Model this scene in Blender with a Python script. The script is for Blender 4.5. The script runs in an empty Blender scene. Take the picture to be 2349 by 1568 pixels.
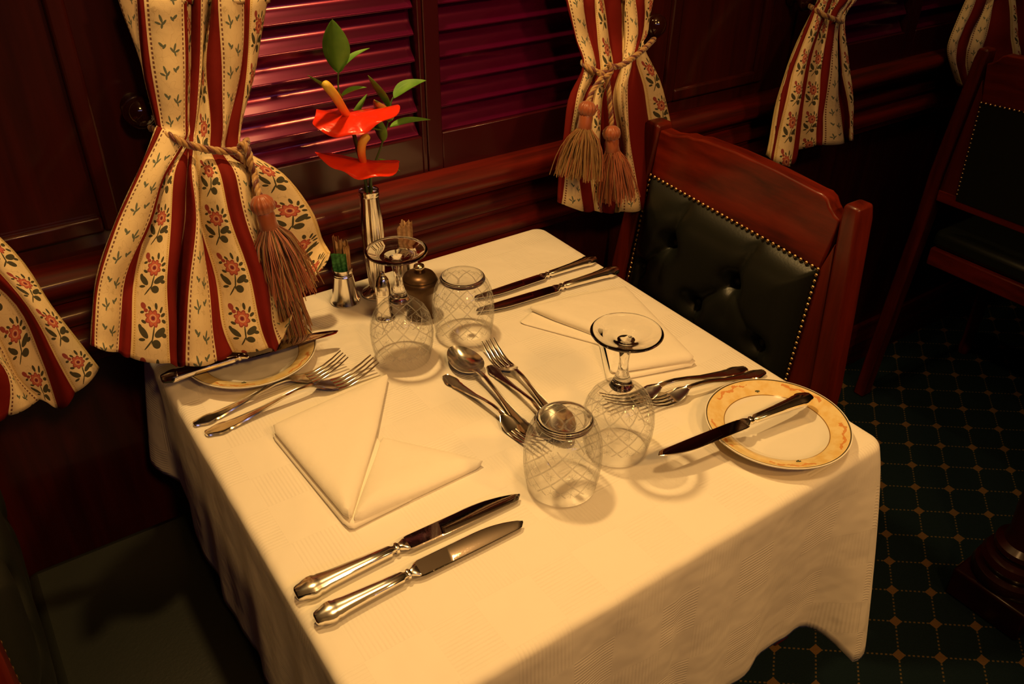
import bpy, math, random
import numpy as np
from mathutils import Vector, Matrix
random.seed(7)
PI = math.pi
S = bpy.context.scene
COL = S.collection

# ------------------------------------------------------------------ camera
CX, CY, F = 1174.5, 784.0, 1960.6
yaw, pit, rol = [math.radians(a) for a in (34.944, 33.428, .833)]
FW = np.array([math.sin(yaw)*math.cos(pit), math.cos(yaw)*math.cos(pit), -math.sin(pit)])
RT = np.array([math.cos(yaw), -math.sin(yaw), 0.0]); UP = np.cross(RT, FW)
RT, UP = RT*math.cos(rol)+UP*math.sin(rol), -RT*math.sin(rol)+UP*math.cos(rol)
CAM = np.array([0, 0, 1.37])
T = .74                                   # height of the table top
cd = bpy.data.cameras.new('camera'); cam = bpy.data.objects.new('camera', cd); COL.objects.link(cam)
cd.sensor_width = 36; cd.lens = 36*F/2349; cd.clip_start = .02
cam.matrix_world = Matrix(((RT[0], UP[0], -FW[0], 0), (RT[1], UP[1], -FW[1], 0), (RT[2], UP[2], -FW[2], 1.37), (0, 0, 0, 1)))
S.camera = cam
def ray(x, y): return FW*F+RT*(x-CX)-UP*(y-CY)
def tb(x, y, z=T): d = ray(x, y); return Vector(CAM+d*(z-CAM[2])/d[2])       # an image pixel cast onto a horizontal plane
def wl(x, y, Y): d = ray(x, y); return Vector(CAM+d*(Y-CAM[1])/d[1])         # ... on a plane parallel to the window wall
def sd(x, y, X): d = ray(x, y); return Vector(CAM+d*(X-CAM[0])/d[0])         # ... on a plane across the room

# ------------------------------------------------------------------ light
S.view_settings.view_transform = 'Standard'; S.view_settings.look = 'None'
S.view_settings.exposure = -.05; S.view_settings.gamma = 1; S.view_settings.use_curve_mapping = False
S.cycles.use_denoising = True
S.cycles.max_bounces = 12; S.cycles.transmission_bounces = 12; S.cycles.transparent_max_bounces = 24
S.cycles.diffuse_bounces = 3; S.cycles.glossy_bounces = 5
S.cycles.caustics_reflective = False; S.cycles.caustics_refractive = True
S.cycles.sample_clamp_indirect = 4
w = bpy.data.worlds.new('world'); S.world = w; w.use_nodes = True
w.node_tree.nodes['Background'].inputs[0].default_value = (1, .5, .25, 1)
w.node_tree.nodes['Background'].inputs[1].default_value = .004
WARM = (1, .60, .205)
def lamp(name, loc, power, rad, aim, cone, blend=.5, caustic=False, col=WARM):
    l = bpy.data.lights.new(name, 'SPOT'); l.energy = power; l.shadow_soft_size = rad; l.color = col; l.spot_size = math.radians(cone); l.spot_blend = blend
    o = bpy.data.objects.new(name, l); o.location = loc; COL.objects.link(o)
    o.rotation_euler = (Vector(aim)-Vector(loc)).to_track_quat('-Z', 'Y').to_euler()
    if caustic: l.cycles.is_caustics_light = True
    return o
lamp('lamp_over_table', (.40, .99, 1.98), 42, .038, (.52, .74, .74), 108, 1.0, caustic=True)
lamp('fill_spot', (.60, .30, 2.36), 30, .09, (.38, .20, .74), 44, .9)  # added overhead fill, lifts the front half of the tabletop
lamp('lamp_over_far_window', (1.85, .90, 2.1), 9, .03, (1.75, 1.04, .95), 62, .9)
gl_ = bpy.data.lights.new('ceiling_fill', 'POINT'); gl_.energy = 7; gl_.color = (1, .55, .2); gl_.shadow_soft_size = .12  # added point light, brightens the ceiling for reflections in the silver
go_ = bpy.data.objects.new('ceiling_fill', gl_); go_.location = (.7, .3, 2.24); COL.objects.link(go_)
lamp('fill_spot', (-1.2, .35, 2.3), 16, .08, (.13, .70, .66), 24, .9, col=(1, .52, .15))  # added fill for the left drop of the cloth
lamp('fill_spot', (.15, -.95, 2.3), 50, .10, (.40, .52, .74), 56, .55, col=(1, .49, .12))  # aisle-side fill for the near drop, standing in for unseen room lamps
lamp('fill_spot', (1.25, -.95, 2.3), 50, .10, (.50, .52, .74), 56, .55, col=(1, .49, .12))  # second aisle-side fill, also standing in for unseen lamps
l = bpy.data.lights.new('daylight_across_the_room', 'AREA'); l.shape = 'RECTANGLE'; l.size = 2.6; l.size_y = .06; l.energy = .55; l.spread = math.radians(60); l.color = (.62, .55, 1)
o = bpy.data.objects.new('daylight_across_the_room', l); o.location = (.4, -2.1, 2.2); o.rotation_euler = (math.radians(71), 0, 0); COL.objects.link(o)

# ------------------------------------------------------------------ mesh helpers
class MB:
    def __init__(s): s.v = []; s.f = []; s.m = []; s.uv = None
    def add(s, vs, fs, mi=0):
        n = len(s.v); s.v += [tuple(v) for v in vs]; s.f += [tuple(i+n for i in f) for f in fs]; s.m += [mi]*len(fs)
    def box(s, a, b, mi=0, M=None):
        x0, y0, z0 = a; x1, y1, z1 = b
        vs = [Vector(p) for p in ((x0,y0,z0),(x1,y0,z0),(x1,y1,z0),(x0,y1,z0),(x0,y0,z1),(x1,y0,z1),(x1,y1,z1),(x0,y1,z1))]
        if M: vs = [M @ v for v in vs]
        s.add(vs, [(0,3,2,1),(4,5,6,7),(0,1,5,4),(1,2,6,5),(2,3,7,6),(3,0,4,7)], mi)
    def loft(s, rings, mi=0, caps=True, closed=True):
        n = len(rings[0]); vs = [v for r in rings for v in r]; fs = []
        for i in range(len(rings)-1):
            for j in range(n if closed else n-1):
                k = (j+1) % n; fs.append((i*n+j, i*n+k, (i+1)*n+k, (i+1)*n+j))
        if caps:
            fs.append(tuple(range(n-1, -1, -1))); fs.append(tuple((len(rings)-1)*n+j for j in range(n)))
        s.add(vs, fs, mi)
    def lathe(s, prof, c=(0,0,0), n=32, mi=0, flute=None, M=None, caps=True):
        rings = []
        for r, z in prof:
            ring = []
            for j in range(n):
                a = 2*PI*j/n; rr = r*(1+flute(a, z)) if flute else r
                p = Vector((rr*math.cos(a), rr*math.sin(a), z))
                ring.append((M @ p if M else p)+Vector(c))
            rings.append(ring)
        s.loft(rings, mi, caps)
    def tube(s, pts, rad, n=8, mi=0, caps=True):
        pts = [Vector(p) for p in pts]; rings = []; N = None
        for i, p in enumerate(pts):
            t = (pts[min(i+1, len(pts)-1)]-pts[max(i-1, 0)]).normalized()
            if N is None: N = t.orthogonal().normalized()
            N = (N-t*N.dot(t)).normalized(); B = t.cross(N)
            r = rad(i/(len(pts)-1)) if callable(rad) else rad
            rings.append([p+(N*math.cos(2*PI*j/n)+B*math.sin(2*PI*j/n))*r for j in range(n)])
        s.loft(rings, mi, caps)
    def prism(s, poly, off, mi=0):            # poly: points in a plane, off: thickness vector
        n = len(poly); off = Vector(off); vs = [Vector(p) for p in poly]+[Vector(p)+off for p in poly]
        s.add(vs, [tuple(range(n-1,-1,-1)), tuple(range(n, 2*n))]+[(i, (i+1)%n, n+(i+1)%n, n+i) for i in range(n)], mi)
    def build(s, name, mats, parent=None, loc=None, smooth=40, bevel=None, uv=None, sub=0, kind=None):
        me = bpy.data.meshes.new(name); me.from_pydata(s.v, [], s.f)
        import bmesh
        bm = bmesh.new(); bm.from_mesh(me); bmesh.ops.recalc_face_normals(bm, faces=bm.faces); bm.to_mesh(me); bm.free()
        mats = mats if isinstance(mats, (list, tuple)) else [mats]
        for m in mats: me.materials.append(m)
        for p, mi in zip(me.polygons, s.m): p.material_index = mi
        if uv:
            L = me.uv_layers.new(name='UVMap')
            for lp in me.loops: L.data[lp.index].uv = uv[lp.vertex_index]
        if smooth:
            me.polygons.foreach_set('use_smooth', [True]*len(me.polygons)); me.set_sharp_from_angle(angle=math.radians(smooth))
        o = bpy.data.objects.new(name, me); COL.objects.link(o)
        if bevel:
            b = o.modifiers.new('bevel', 'BEVEL'); b.width = bevel; b.segments = 2; b.limit_method = 'ANGLE'; b.angle_limit = math.radians(40)
        if sub:
            b = o.modifiers.new('sub', 'SUBSURF'); b.levels = sub; b.render_levels = sub
        if parent: o.parent = parent
        if loc: o.location = loc
        if kind: o['kind'] = kind
        return o
def tag(o, label, cat, group=None, kind=None):
    o['label'] = label; o['category'] = cat
    if group: o['group'] = group
    if kind: o['kind'] = kind
    return o
def thing(name, label, cat, loc=(0,0,0), rz=0, group=None):
    o = bpy.data.objects.new(name, None); COL.objects.link(o); o.empty_display_size = .02
    o.location = loc; o.rotation_euler = (0, 0, rz)
    return tag(o, label, cat, group)
def copy_tree(o, parent=None):
    c = o.copy(); COL.objects.link(c)
    if parent: c.parent = parent
    for ch in o.children: copy_tree(ch, c)
    return c
def cr(P, t):                                # Catmull-Rom through a list of Vectors, t in 0..len-1
    i = min(int(t), len(P)-2); u = t-i
    a = P[max(i-1, 0)]; b = P[i]; c = P[i+1]; d = P[min(i+2, len(P)-1)]
    return .5*((2*b)+(c-a)*u+(2*a-5*b+4*c-d)*u*u+(3*b-a-3*c+d)*u**3)
def spline(P, n): P = [Vector(p) for p in P]; return [cr(P, (len(P)-1)*i/(n-1)) for i in range(n)]

# ------------------------------------------------------------------ materials
class NT:
    def __init__(s, name):
        s.mat = bpy.data.materials.new(name); s.mat.use_nodes = True; s.t = s.mat.node_tree; s.b = s.t.nodes['Principled BSDF']
    def n(s, typ, **k):
        d = s.t.nodes.new(typ)
        for a, v in k.items(): setattr(d, a, v)
        return d
    def put(s, sock, v):
        if isinstance(v, bpy.types.NodeSocket): s.t.links.new(v, sock)
        else: sock.default_value = v
    def m(s, op, a, b=None, c=None, clamp=False):
        d = s.n('ShaderNodeMath', operation=op, use_clamp=clamp); s.put(d.inputs[0], a)
        if b is not None: s.put(d.inputs[1], b)
        if c is not None: s.put(d.inputs[2], c)
        return d.outputs[0]
    def mix(s, f, a, b):
        d = s.n('ShaderNodeMix', data_type='RGBA'); s.put(d.inputs[0], f)
        for i, v in ((6, a), (7, b)): s.put(d.inputs[i], v if isinstance(v, bpy.types.NodeSocket) else (*v, 1))
        return d.outputs[2]
    def set(s, **k):
        for a, v in k.items():
            a = a.replace('_', ' '); v = (*v, 1) if isinstance(v, tuple) and len(v) == 3 else v
            s.put(s.b.inputs[a], v)
        return s
    def bump(s, h, strength=.3, dist=.001):
        d = s.n('ShaderNodeBump'); d.inputs['Strength'].default_value = strength; d.inputs['Distance'].default_value = dist
        s.put(d.inputs['Height'], h); s.put(s.b.inputs['Normal'], d.outputs[0])
    def noise(s, scale, detail=3, vec=None, rough=.5):
        d = s.n('ShaderNodeTexNoise'); d.inputs['Scale'].default_value = scale; d.inputs['Detail'].default_value = detail; d.inputs['Roughness'].default_value = rough
        if vec is not None: s.put(d.inputs['Vector'], vec)
        return d.outputs[0]
    def ramp(s, f, stops):
        d = s.n('ShaderNodeValToRGB'); s.put(d.inputs[0], f); e = d.color_ramp.elements
        while len(e) < len(stops): e.new(.5)
        for q, (p, c) in zip(e, stops): q.position = p; q.color = (*c, 1)
        return d.outputs[0]
    def obj(s, scale=(1,1,1), rot=(0,0,0)):
        tc = s.n('ShaderNodeTexCoord'); mp = s.n('ShaderNodeMapping'); mp.inputs['Scale'].default_value = scale; mp.inputs['Rotation'].default_value = rot
        s.t.links.new(tc.outputs['Object'], mp.inputs['Vector']); return mp.outputs[0]
def simple(name, col, rough=.5, metal=0, **k):
    return NT(name).set(Base_Color=col, Roughness=rough, Metallic=metal, **k).mat
def wood(name, c0, c1, scale, rough=.28, coat=.6):
    m = NT(name); v = m.obj(scale); n = m.noise(1, 6, v, .6)
    m.set(Base_Color=m.ramp(n, [(.3, c0), (.7, c1)]), Roughness=rough, Coat_Weight=coat, Coat_Roughness=.12, Specular_IOR_Level=.28)
    m.bump(n, .06, .001); return m.mat
MAH_X = wood('mahogany_long', (.020, .0015, .001), (.15, .008, .003), (3, 60, 60), .42, .12)
MAH_Z = wood('mahogany_upright', (.022, .003, .0025), (.06, .006, .004), (40, 40, 3), .35, .35)
MAH_C = wood('mahogany_chair', (.050, .0035, .0015), (.21, .017, .005), (45, 6, 38), .36, .12)
MAH_P = wood('mahogany_post', (.055, .005, .002), (.15, .014, .005), (50, 50, 4), .36, .15)
MAH_D = wood('mahogany_dark', (.012, .0015, .001), (.03, .003, .002), (10, 10, 10), .3, .5)
SLAT = NT('shutter_paint').set(Base_Color=(.15, .002, .055), Metallic=.6, Roughness=.22, Coat_Weight=.6, Coat_Roughness=.1).mat
SHF = NT('shutter_frame_paint').set(Base_Color=(.045, .003, .006), Roughness=.3, Coat_Weight=.6, Coat_Roughness=.1).mat
SILVER = NT('silver').set(Base_Color=(.95, .91, .84), Metallic=1.0, Roughness=.15).mat
m = NT('worn_silver'); nn = m.noise(700, 3, m.obj()); m.set(Base_Color=(.80, .74, .68), Metallic=1.0, Roughness=m.m('MULTIPLY_ADD', m.m('POWER', nn, 4.0), .3, .03)); STEEL = m.mat
BRASS = simple('nail_brass', (.55, .36, .16), .25, 1.0)
BRONZE = simple('dark_bronze', (.09, .05, .025), .33, .75)
m = NT('green_leather'); nn = m.noise(260, 3, m.obj()); m.set(Base_Color=(.011, .013, .010), Roughness=.38, Specular_IOR_Level=.45); m.bump(nn, .25, .0006); LEATHER = m.mat
# tablecloth: damask squares woven tone on tone
m = NT('damask'); tc = m.n('ShaderNodeTexCoord'); sp = m.n('ShaderNodeSeparateXYZ'); m.t.links.new(tc.outputs['UV'], sp.inputs[0])
fx = m.m('FRACT', m.m('MULTIPLY', sp.outputs[0], 9.0)); fy = m.m('FRACT', m.m('MULTIPLY', sp.outputs[1], 9.0))
A = m.m('GREATER_THAN', fx, .45); B = m.m('GREATER_THAN', fy, .45)
sx = m.m('SINE', m.m('MULTIPLY', sp.outputs[0], 1500)); sy = m.m('SINE', m.m('MULTIPLY', sp.outputs[1], 1500))
pat = m.m('ADD', m.m('MULTIPLY', A, m.m('MULTIPLY', sx, m.m('SUBTRACT', 1, B))), m.m('MULTIPLY', B, m.m('MULTIPLY', sy, m.m('SUBTRACT', 1, A))))
flat = m.m('MULTIPLY', A, B)
h = m.m('ADD', m.m('MULTIPLY', pat, .5), m.m('MULTIPLY', flat, .8)); wr = m.noise(9, 3, m.obj())
m.set(Base_Color=m.mix(flat, (.81, .77, .70), (.82, .78, .71)), Roughness=.75, Sheen_Weight=.15)
m.bump(m.m('ADD', m.m('MULTIPLY', h, .00032), m.m('MULTIPLY', wr, .012)), .8, 1.0); CLOTH = m.mat
m = NT('napkin_linen'); v = m.obj((900, 900, 900)); nn = m.noise(1, 2, v); wr = m.noise(26, 3, m.obj())
m.set(Base_Color=(.85, .80, .71), Roughness=.8, Sheen_Weight=.15); m.bump(m.m('ADD', m.m('MULTIPLY', nn, .00012), m.m('MULTIPLY', wr, .0035)), .8, 1.0); LINEN = m.mat
PORC = NT('porcelain').set(Base_Color=(.80, .77, .70), Roughness=.12, Coat_Weight=.5, Coat_Roughness=.03).mat
# plate: white well, yellow band, thin dark lines, orange ornaments, by radius
m = NT('plate_glaze'); tc = m.n('ShaderNodeTexCoord'); sp = m.n('ShaderNodeSeparateXYZ'); m.t.links.new(tc.outputs['Object'], sp.inputs[0])
X_, Y_ = sp.outputs[0], sp.outputs[1]
r = m.m('SQRT', m.m('ADD', m.m('MULTIPLY', X_, X_), m.m('MULTIPLY', Y_, Y_))); an = m.m('ARCTAN2', Y_, X_)
def band(m, r, a, b): return m.m('MULTIPLY', m.m('GREATER_THAN', r, a), m.m('LESS_THAN', r, b))
yel = band(m, r, .0600, .0812)
mott = m.noise(90, 4, m.obj())
ycol = m.ramp(mott, [(.35, (.76, .54, .21)), (.62, (.82, .66, .34))])
# ornaments: wandering scroll line round the band, broken into four groups
wob = m.m('MULTIPLY_ADD', m.m('SINE', m.m('MULTIPLY', an, 23)), .0016, m.m('MULTIPLY', m.noise(60, 2, m.obj()), .004))
ringr = m.m('ABSOLUTE', m.m('SUBTRACT', m.m('SUBTRACT', r, .0730), wob))
seg = m.m('GREATER_THAN', m.m('SINE', m.m('MULTIPLY', an, 5)), -.15)
scroll = m.m('MULTIPLY', m.m('LESS_THAN', ringr, m.m('MULTIPLY_ADD', m.noise(220, 3, m.obj()), .0075, -.0022)), seg)
c = m.mix(yel, (.80, .77, .70), ycol)
c = m.mix(m.m('MULTIPLY', scroll, .75), c, (.62, .20, .04))
c = m.mix(band(m, r, .0808, .0822), c, (.08, .06, .03)); c = m.mix(band(m, r, .0596, .0606), c, (.28, .16, .05))
m.set(Base_Color=c, Roughness=.12, Coat_Weight=.5, Coat_Roughness=.03); PLATE = m.mat
# glass: cut lattice with stars (uv: u = metres round the bowl, v = height)
def glass(name, cut):
    m = NT(name)
    out = m.t.nodes['Material Output']
    if not cut:
        m.set(Base_Color=(1, 1, 1), Roughness=0.0, Transmission_Weight=1.0, IOR=1.5); return m.mat
    tc = m.n('ShaderNodeTexCoord'); sp = m.n('ShaderNodeSeparateXYZ'); m.t.links.new(tc.outputs['UV'], sp.inputs[0]); U, V = sp.outputs[0], sp.outputs[1]
    def tri(x): return m.m('ABSOLUTE', m.m('SUBTRACT', m.m('FRACT', x), .5))        # 0 at .5
    a = tri(m.m('ADD', U, V)); b = tri(m.m('SUBTRACT', U, V))
    w_ = .07
    g = m.m('MAXIMUM', m.m('SUBTRACT', 1, m.m('DIVIDE', a, w_), clamp=True), m.m('SUBTRACT', 1, m.m('DIVIDE', b, w_), clamp=True))
    # star at the centre of every second diamond
    su = m.m('SUBTRACT', m.m('FRACT', m.m('ADD', U, .5)), .5); sv = m.m('SUBTRACT', m.m('FRACT', m.m('ADD', V, .5)), .5)
    rr = m.m('SQRT', m.m('ADD', m.m('MULTIPLY', su, su), m.m('MULTIPLY', sv, sv))); aa = m.m('ARCTAN2', sv, su)
    spoke = m.m('MULTIPLY', m.m('ABSOLUTE', m.m('SINE', m.m('MULTIPLY', aa, 4))), rr)
    st = m.m('MULTIPLY', m.m('SUBTRACT', 1, m.m('DIVIDE', spoke, .06), clamp=True), m.m('LESS_THAN', rr, .25))
    g = m.m('MAXIMUM', g, st)
    g = m.m('MULTIPLY', g, band(m, V, -1.25, 1.3))
    bp = m.n('ShaderNodeBump'); bp.inputs['Strength'].default_value = 1; bp.inputs['Distance'].default_value = .0012; bp.invert = True; m.put(bp.inputs['Height'], g)
    nor = bp.outputs[0]
    fr = m.n('ShaderNodeLayerWeight'); fr.inputs[0].default_value = .5; m.put(fr.inputs[1], nor); frv = m.m('MULTIPLY_ADD', m.m('POWER', fr.outputs['Facing'], 4.0), .55, .03)
    lw = m.n('ShaderNodeLayerWeight'); lw.inputs[0].default_value = .5
    tint = m.mix(m.m('POWER', lw.outputs['Facing'], 7.0), (.985, .985, .985), (.60, .58, .56))
    tint = m.mix(m.m('MULTIPLY', g, .7), tint, (.74, .73, .71))
    tr = m.n('ShaderNodeBsdfTransparent'); m.put(tr.inputs[0], tint)
    gl = m.n('ShaderNodeBsdfGlossy'); gl.inputs['Roughness'].default_value = .03; m.put(gl.inputs['Normal'], nor)
    df = m.n('ShaderNodeBsdfTranslucent'); df.inputs[0].default_value = (.9, .9, .9, 1)
    ds = m.n('ShaderNodeBsdfDiffuse'); ds.inputs[0].default_value = (.9, .9, .9, 1)
    mx0 = m.n('ShaderNodeMixShader'); mx0.inputs[0].default_value = .5; m.t.links.new(df.outputs[0], mx0.inputs[1]); m.t.links.new(ds.outputs[0], mx0.inputs[2])
    mx1 = m.n('ShaderNodeMixShader'); m.put(mx1.inputs[0], m.m('MULTIPLY', g, .5)); m.t.links.new(tr.outputs[0], mx1.inputs[1]); m.t.links.new(mx0.outputs[0], mx1.inputs[2])
    mx2 = m.n('ShaderNodeMixShader'); m.put(mx2.inputs[0], frv); m.t.links.new(mx1.outputs[0], mx2.inputs[1]); m.t.links.new(gl.outputs[0], mx2.inputs[2])
    m.t.links.new(mx2.outputs[0], out.inputs['Surface']); return m.mat
GLASS = glass('crystal', False); CUT = glass('cut_crystal', True)
# curtain: stripes; u = metres across the repeat (0-.186), v = metres down
m = NT('striped_brocade'); tc = m.n('ShaderNodeTexCoord'); sp = m.n('ShaderNodeSeparateXYZ'); m.t.links.new(tc.outputs['UV'], sp.inputs[0]); U, V = sp.outputs[0], sp.outputs[1]
def cell(uc, vper, vs=0.0, um=1.0):
    cb = m.n('ShaderNodeCombineXYZ'); m.put(cb.inputs[0], m.m('SUBTRACT', U, uc))
    fv = m.m('SUBTRACT', m.m('FRACT', m.m('ADD', m.m('DIVIDE', V, vper), vs)), .5); m.put(cb.inputs[1], m.m('MULTIPLY', fv, -vper*um)); return cb.outputs[0]
def ell(vec, x, y, a, b, ang):
    mp = m.n('ShaderNodeMapping', vector_type='TEXTURE'); mp.inputs['Location'].default_value = (x, y, 0); mp.inputs['Rotation'].default_value = (0, 0, math.radians(ang)); mp.inputs['Scale'].default_value = (a, b, 1)
    m.put(mp.inputs['Vector'], vec); L = m.n('ShaderNodeVectorMath', operation='LENGTH'); m.t.links.new(mp.outputs[0], L.inputs[0]); return m.m('LESS_THAN', L.outputs['Value'], 1)
def union(l):
    o = l[0]
    for q in l[1:]: o = m.m('MAXIMUM', o, q)
    return o
RED, FLO, LEA = (0, .028), (.028, .098), (.126, .186)
fc = cell(.063, .0575, 0.0, 1.38)
lv = [(.017,.018,.0052,.0024,60),(.020,.010,.005,.0026,20),(.008,.024,.0055,.0025,95),(.021,.001,.0045,.0025,-20),(-.013,.0,.004,.0022,160),
      (.013,-.013,.0105,.0050,25),(-.014,-.014,.0095,.0048,135),(.006,-.028,.0060,.0068,70),(-.016,-.024,.005,.0022,190),(.020,-.017,.005,.003,-10),(-.019,-.008,.004,.003,110),(-.015,.0135,.0035,.002,200),(-.003,.021,.0035,.002,130)]
leaves = union([ell(fc, *q) for q in lv])
stem = union([ell(fc, .001,-.016,.0012,.013,-12), ell(fc, -.006,-.030,.0011,.010,-35)])
pv = m.n('ShaderNodeVectorMath', operation='SUBTRACT'); m.put(pv.inputs[0], fc); pv.inputs[1].default_value = (.002, .006, 0)
ps = m.n('ShaderNodeSeparateXYZ'); m.t.links.new(pv.outputs[0], ps.inputs[0]); pr = m.m('SQRT', m.m('ADD', m.m('MULTIPLY', ps.outputs[0], ps.outputs[0]), m.m('MULTIPLY', ps.outputs[1], ps.outputs[1])))
pa = m.m('ARCTAN2', ps.outputs[1], ps.outputs[0]); lob = m.m('MULTIPLY_ADD', m.m('ABSOLUTE', m.m('SINE', m.m('MULTIPLY', pa, 4))), .0035, .0098)
flower = m.m('LESS_THAN', pr, lob); inner = m.m('LESS_THAN', pr, m.m('SUBTRACT', lob, .0022)); ringl = band(m, pr, .0042, .0056); core = m.m('LESS_THAN', pr, .0028)
bud = union([ell(fc, -.013,.024,.0042,.0055,20), ell(fc, -.009,.017,.0035,.003,0)])
lc = cell(.156, .056, 0.0, 1.05)
sm = [(.008,.016,.0052,.0016,70),(.004,.013,.004,.0014,130),(.012,.012,.004,.0014,20),(.008,.009,.0035,.0013,110),(-.010,.019,.004,.0017,140),(-.006,.017,.0035,.0016,50),
      (-.008,-.010,.0052,.0016,110),(-.004,-.014,.004,.0014,50),(-.012,-.015,.004,.0014,160),(-.007,-.018,.0035,.0014,80),(.010,-.008,.004,.0017,40),(.006,-.010,.0035,.0016,130)]
sprig = union([ell(lc, *q) for q in sm])
def near(c, wd): return m.m('LESS_THAN', m.m('ABSOLUTE', m.m('SUBTRACT', U, c)), wd)
dots = m.m('MULTIPLY', m.m('LESS_THAN', m.m('FRACT', m.m('DIVIDE', V, .0052)), .58), m.m('MAXIMUM', near(.1325, .0019), near(.1795, .0019)))
pin = m.m('MULTIPLY', m.m('LESS_THAN', m.m('FRACT', m.m('DIVIDE', V, .0026)), .5), m.m('MAXIMUM', near(.0345, .0012), near(.0915, .0012)))
cbv = m.n('ShaderNodeCombineXYZ'); m.put(cbv.inputs[0], U); m.put(cbv.inputs[1], V)
vein = m.m('LESS_THAN', m.m('ABSOLUTE', m.m('SUBTRACT', m.noise(75, 1, cbv.outputs[0]), .5)), .0085)
c = m.mix(m.m('MULTIPLY', vein, .35), (.72, .57, .33), (.40, .28, .13))
edge = m.m('MAXIMUM', band(m, U, .028, .038), band(m, U, .088, .098)); c = m.mix(m.m('MULTIPLY', edge, .5), c, (.62, .44, .16))
c = m.mix(pin, c, (.40, .26, .08)); c = m.mix(dots, c, (.16, .07, .05))
c = m.mix(m.m('MAXIMUM', leaves, stem), c, (.065, .06, .035)); c = m.mix(sprig, c, (.12, .14, .10))
fcol = m.mix(inner, (.30, .06, .05), (.50, .13, .08)); fcol = m.mix(ringl, fcol, (.66, .42, .25)); fcol = m.mix(core, fcol, (.16, .03, .05))
c = m.mix(m.m('MAXIMUM', flower, bud), c, fcol)
red = m.m('MAXIMUM', band(m, U, -1, .028), band(m, U, .098, .126)); c = m.mix(red, c, (.15, .008, .005))
tw = m.noise(900, 2, cbv.outputs[0]); m.set(Base_Color=c, Roughness=.85, Specular_IOR_Level=.15); m.bump(m.m('ADD', m.m('MULTIPLY', tw, .0002), m.m('MULTIPLY', m.noise(45, 2, cbv.outputs[0]), .0015)), .6, 1.0)
CURT = m.mat
CORDG = NT('gold_cord').set(Base_Color=(.40, .22, .07), Roughness=.45, Sheen_Weight=.5).mat
CORDR = NT('rust_cord').set(Base_Color=(.11, .012, .006), Roughness=.45, Sheen_Weight=.5).mat
THR = NT('copper_thread').set(Base_Color=(.31, .075, .022), Roughness=.4, Sheen_Weight=.4).mat
THG = NT('olive_thread').set(Base_Color=(.27, .14, .04), Roughness=.4, Sheen_Weight=.4).mat
m = NT('spathe'); m.set(Base_Color=(.82, .028, .008), Roughness=.22, Coat_Weight=.4, Subsurface_Weight=.1); m.bump(m.noise(60, 2, m.obj()), .4, .004); SPATHE = m.mat
m = NT('spadix'); tc = m.n('ShaderNodeTexCoord'); sp = m.n('ShaderNodeSeparateXYZ'); m.t.links.new(tc.outputs['UV'], sp.inputs[0]); m.set(Base_Color=m.ramp(sp.outputs[0], [(.1, (.85, .16, .03)), (.55, (.85, .34, .05)), (.95, (.72, .50, .06))]), Roughness=.5); m.bump(m.noise(900, 1, m.obj()), .3, .0008); SPADIX = m.mat
m = NT('leaf'); m.set(Base_Color=m.ramp(m.noise(40, 2, m.obj()), [(.3, (.07, .19, .018)), (.7, (.17, .34, .05))]), Roughness=.5, Specular_IOR_Level=.25); LEAF = m.mat
m = NT('leaf_variegated'); m.set(Base_Color=m.ramp(m.noise(70, 2, m.obj()), [(.40, (.09, .22, .03)), (.5, (.50, .55, .12))]), Roughness=.35); LEAFV = m.mat
STEM = simple('stem', (.06, .11, .02), .5)
GRN = NT('green_paper'); nn = GRN.noise(260, 2, GRN.obj()); GRN.set(Base_Color=GRN.ramp(nn, [(.45, (.02, .13, .03)), (.6, (.06, .26, .07))]), Roughness=.6); GRN = GRN.mat
TAN = NT('tan_paper'); nn = TAN.noise(120, 2, TAN.obj()); TAN.set(Base_Color=TAN.ramp(nn, [(.4, (.40, .22, .10)), (.6, (.58, .38, .20))]), Roughness=.6); TAN = TAN.mat
# carpet: dark teal ground, trellis of dotted ochre lines with lozenges where they cross
m = NT('trellis_carpet'); tc = m.n('ShaderNodeTexCoord'); sp = m.n('ShaderNodeSeparateXYZ'); m.t.links.new(tc.outputs['Object'], sp.inputs[0])
X0, Y0 = m.m('SUBTRACT', sp.outputs[0], 1.254), m.m('SUBTRACT', sp.outputs[1], .469)
det = .0600*(.051)+.0475*.0625; a1, a2, b1, b2 = .0605, -.0478, .0625, .051; D = a1*b2-a2*b1
P_ = m.m('ADD', m.m('MULTIPLY', X0, b2/D), m.m('MULTIPLY', Y0, -b1/D)); Q_ = m.m('ADD', m.m('MULTIPLY', X0, -a2/D), m.m('MULTIPLY', Y0, a1/D))
def dz(x): return m.m('SUBTRACT', m.m('FRACT', m.m('ADD', x, .5)), .5)
dp, dq = dz(P_), dz(Q_); ap, aq = m.m('ABSOLUTE', dp), m.m('ABSOLUTE', dq)
loz = m.m('LESS_THAN', m.m('ADD', ap, aq), .165)
def dash(x): return m.m('LESS_THAN', m.m('FRACT', m.m('MULTIPLY', x, 9)), .5)
ln = m.m('MAXIMUM', m.m('MULTIPLY', m.m('LESS_THAN', ap, .022), dash(Q_)), m.m('MULTIPLY', m.m('LESS_THAN', aq, .022), dash(P_)))
ns = m.noise(500, 2, m.obj())
c = m.mix(m.m('MULTIPLY', ns, .6), (.006, .014, .020), (.012, .026, .034)); c = m.mix(ln, c, (.12, .085, .04)); c = m.mix(loz, c, (.15, .085, .035))
m.set(Base_Color=c, Roughness=.95, Specular_IOR_Level=.1); m.bump(ns, .6, .003); CARPET = m.mat
PLASTER = simple('ceiling_paint', (.75, .66, .52), .6)

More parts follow.
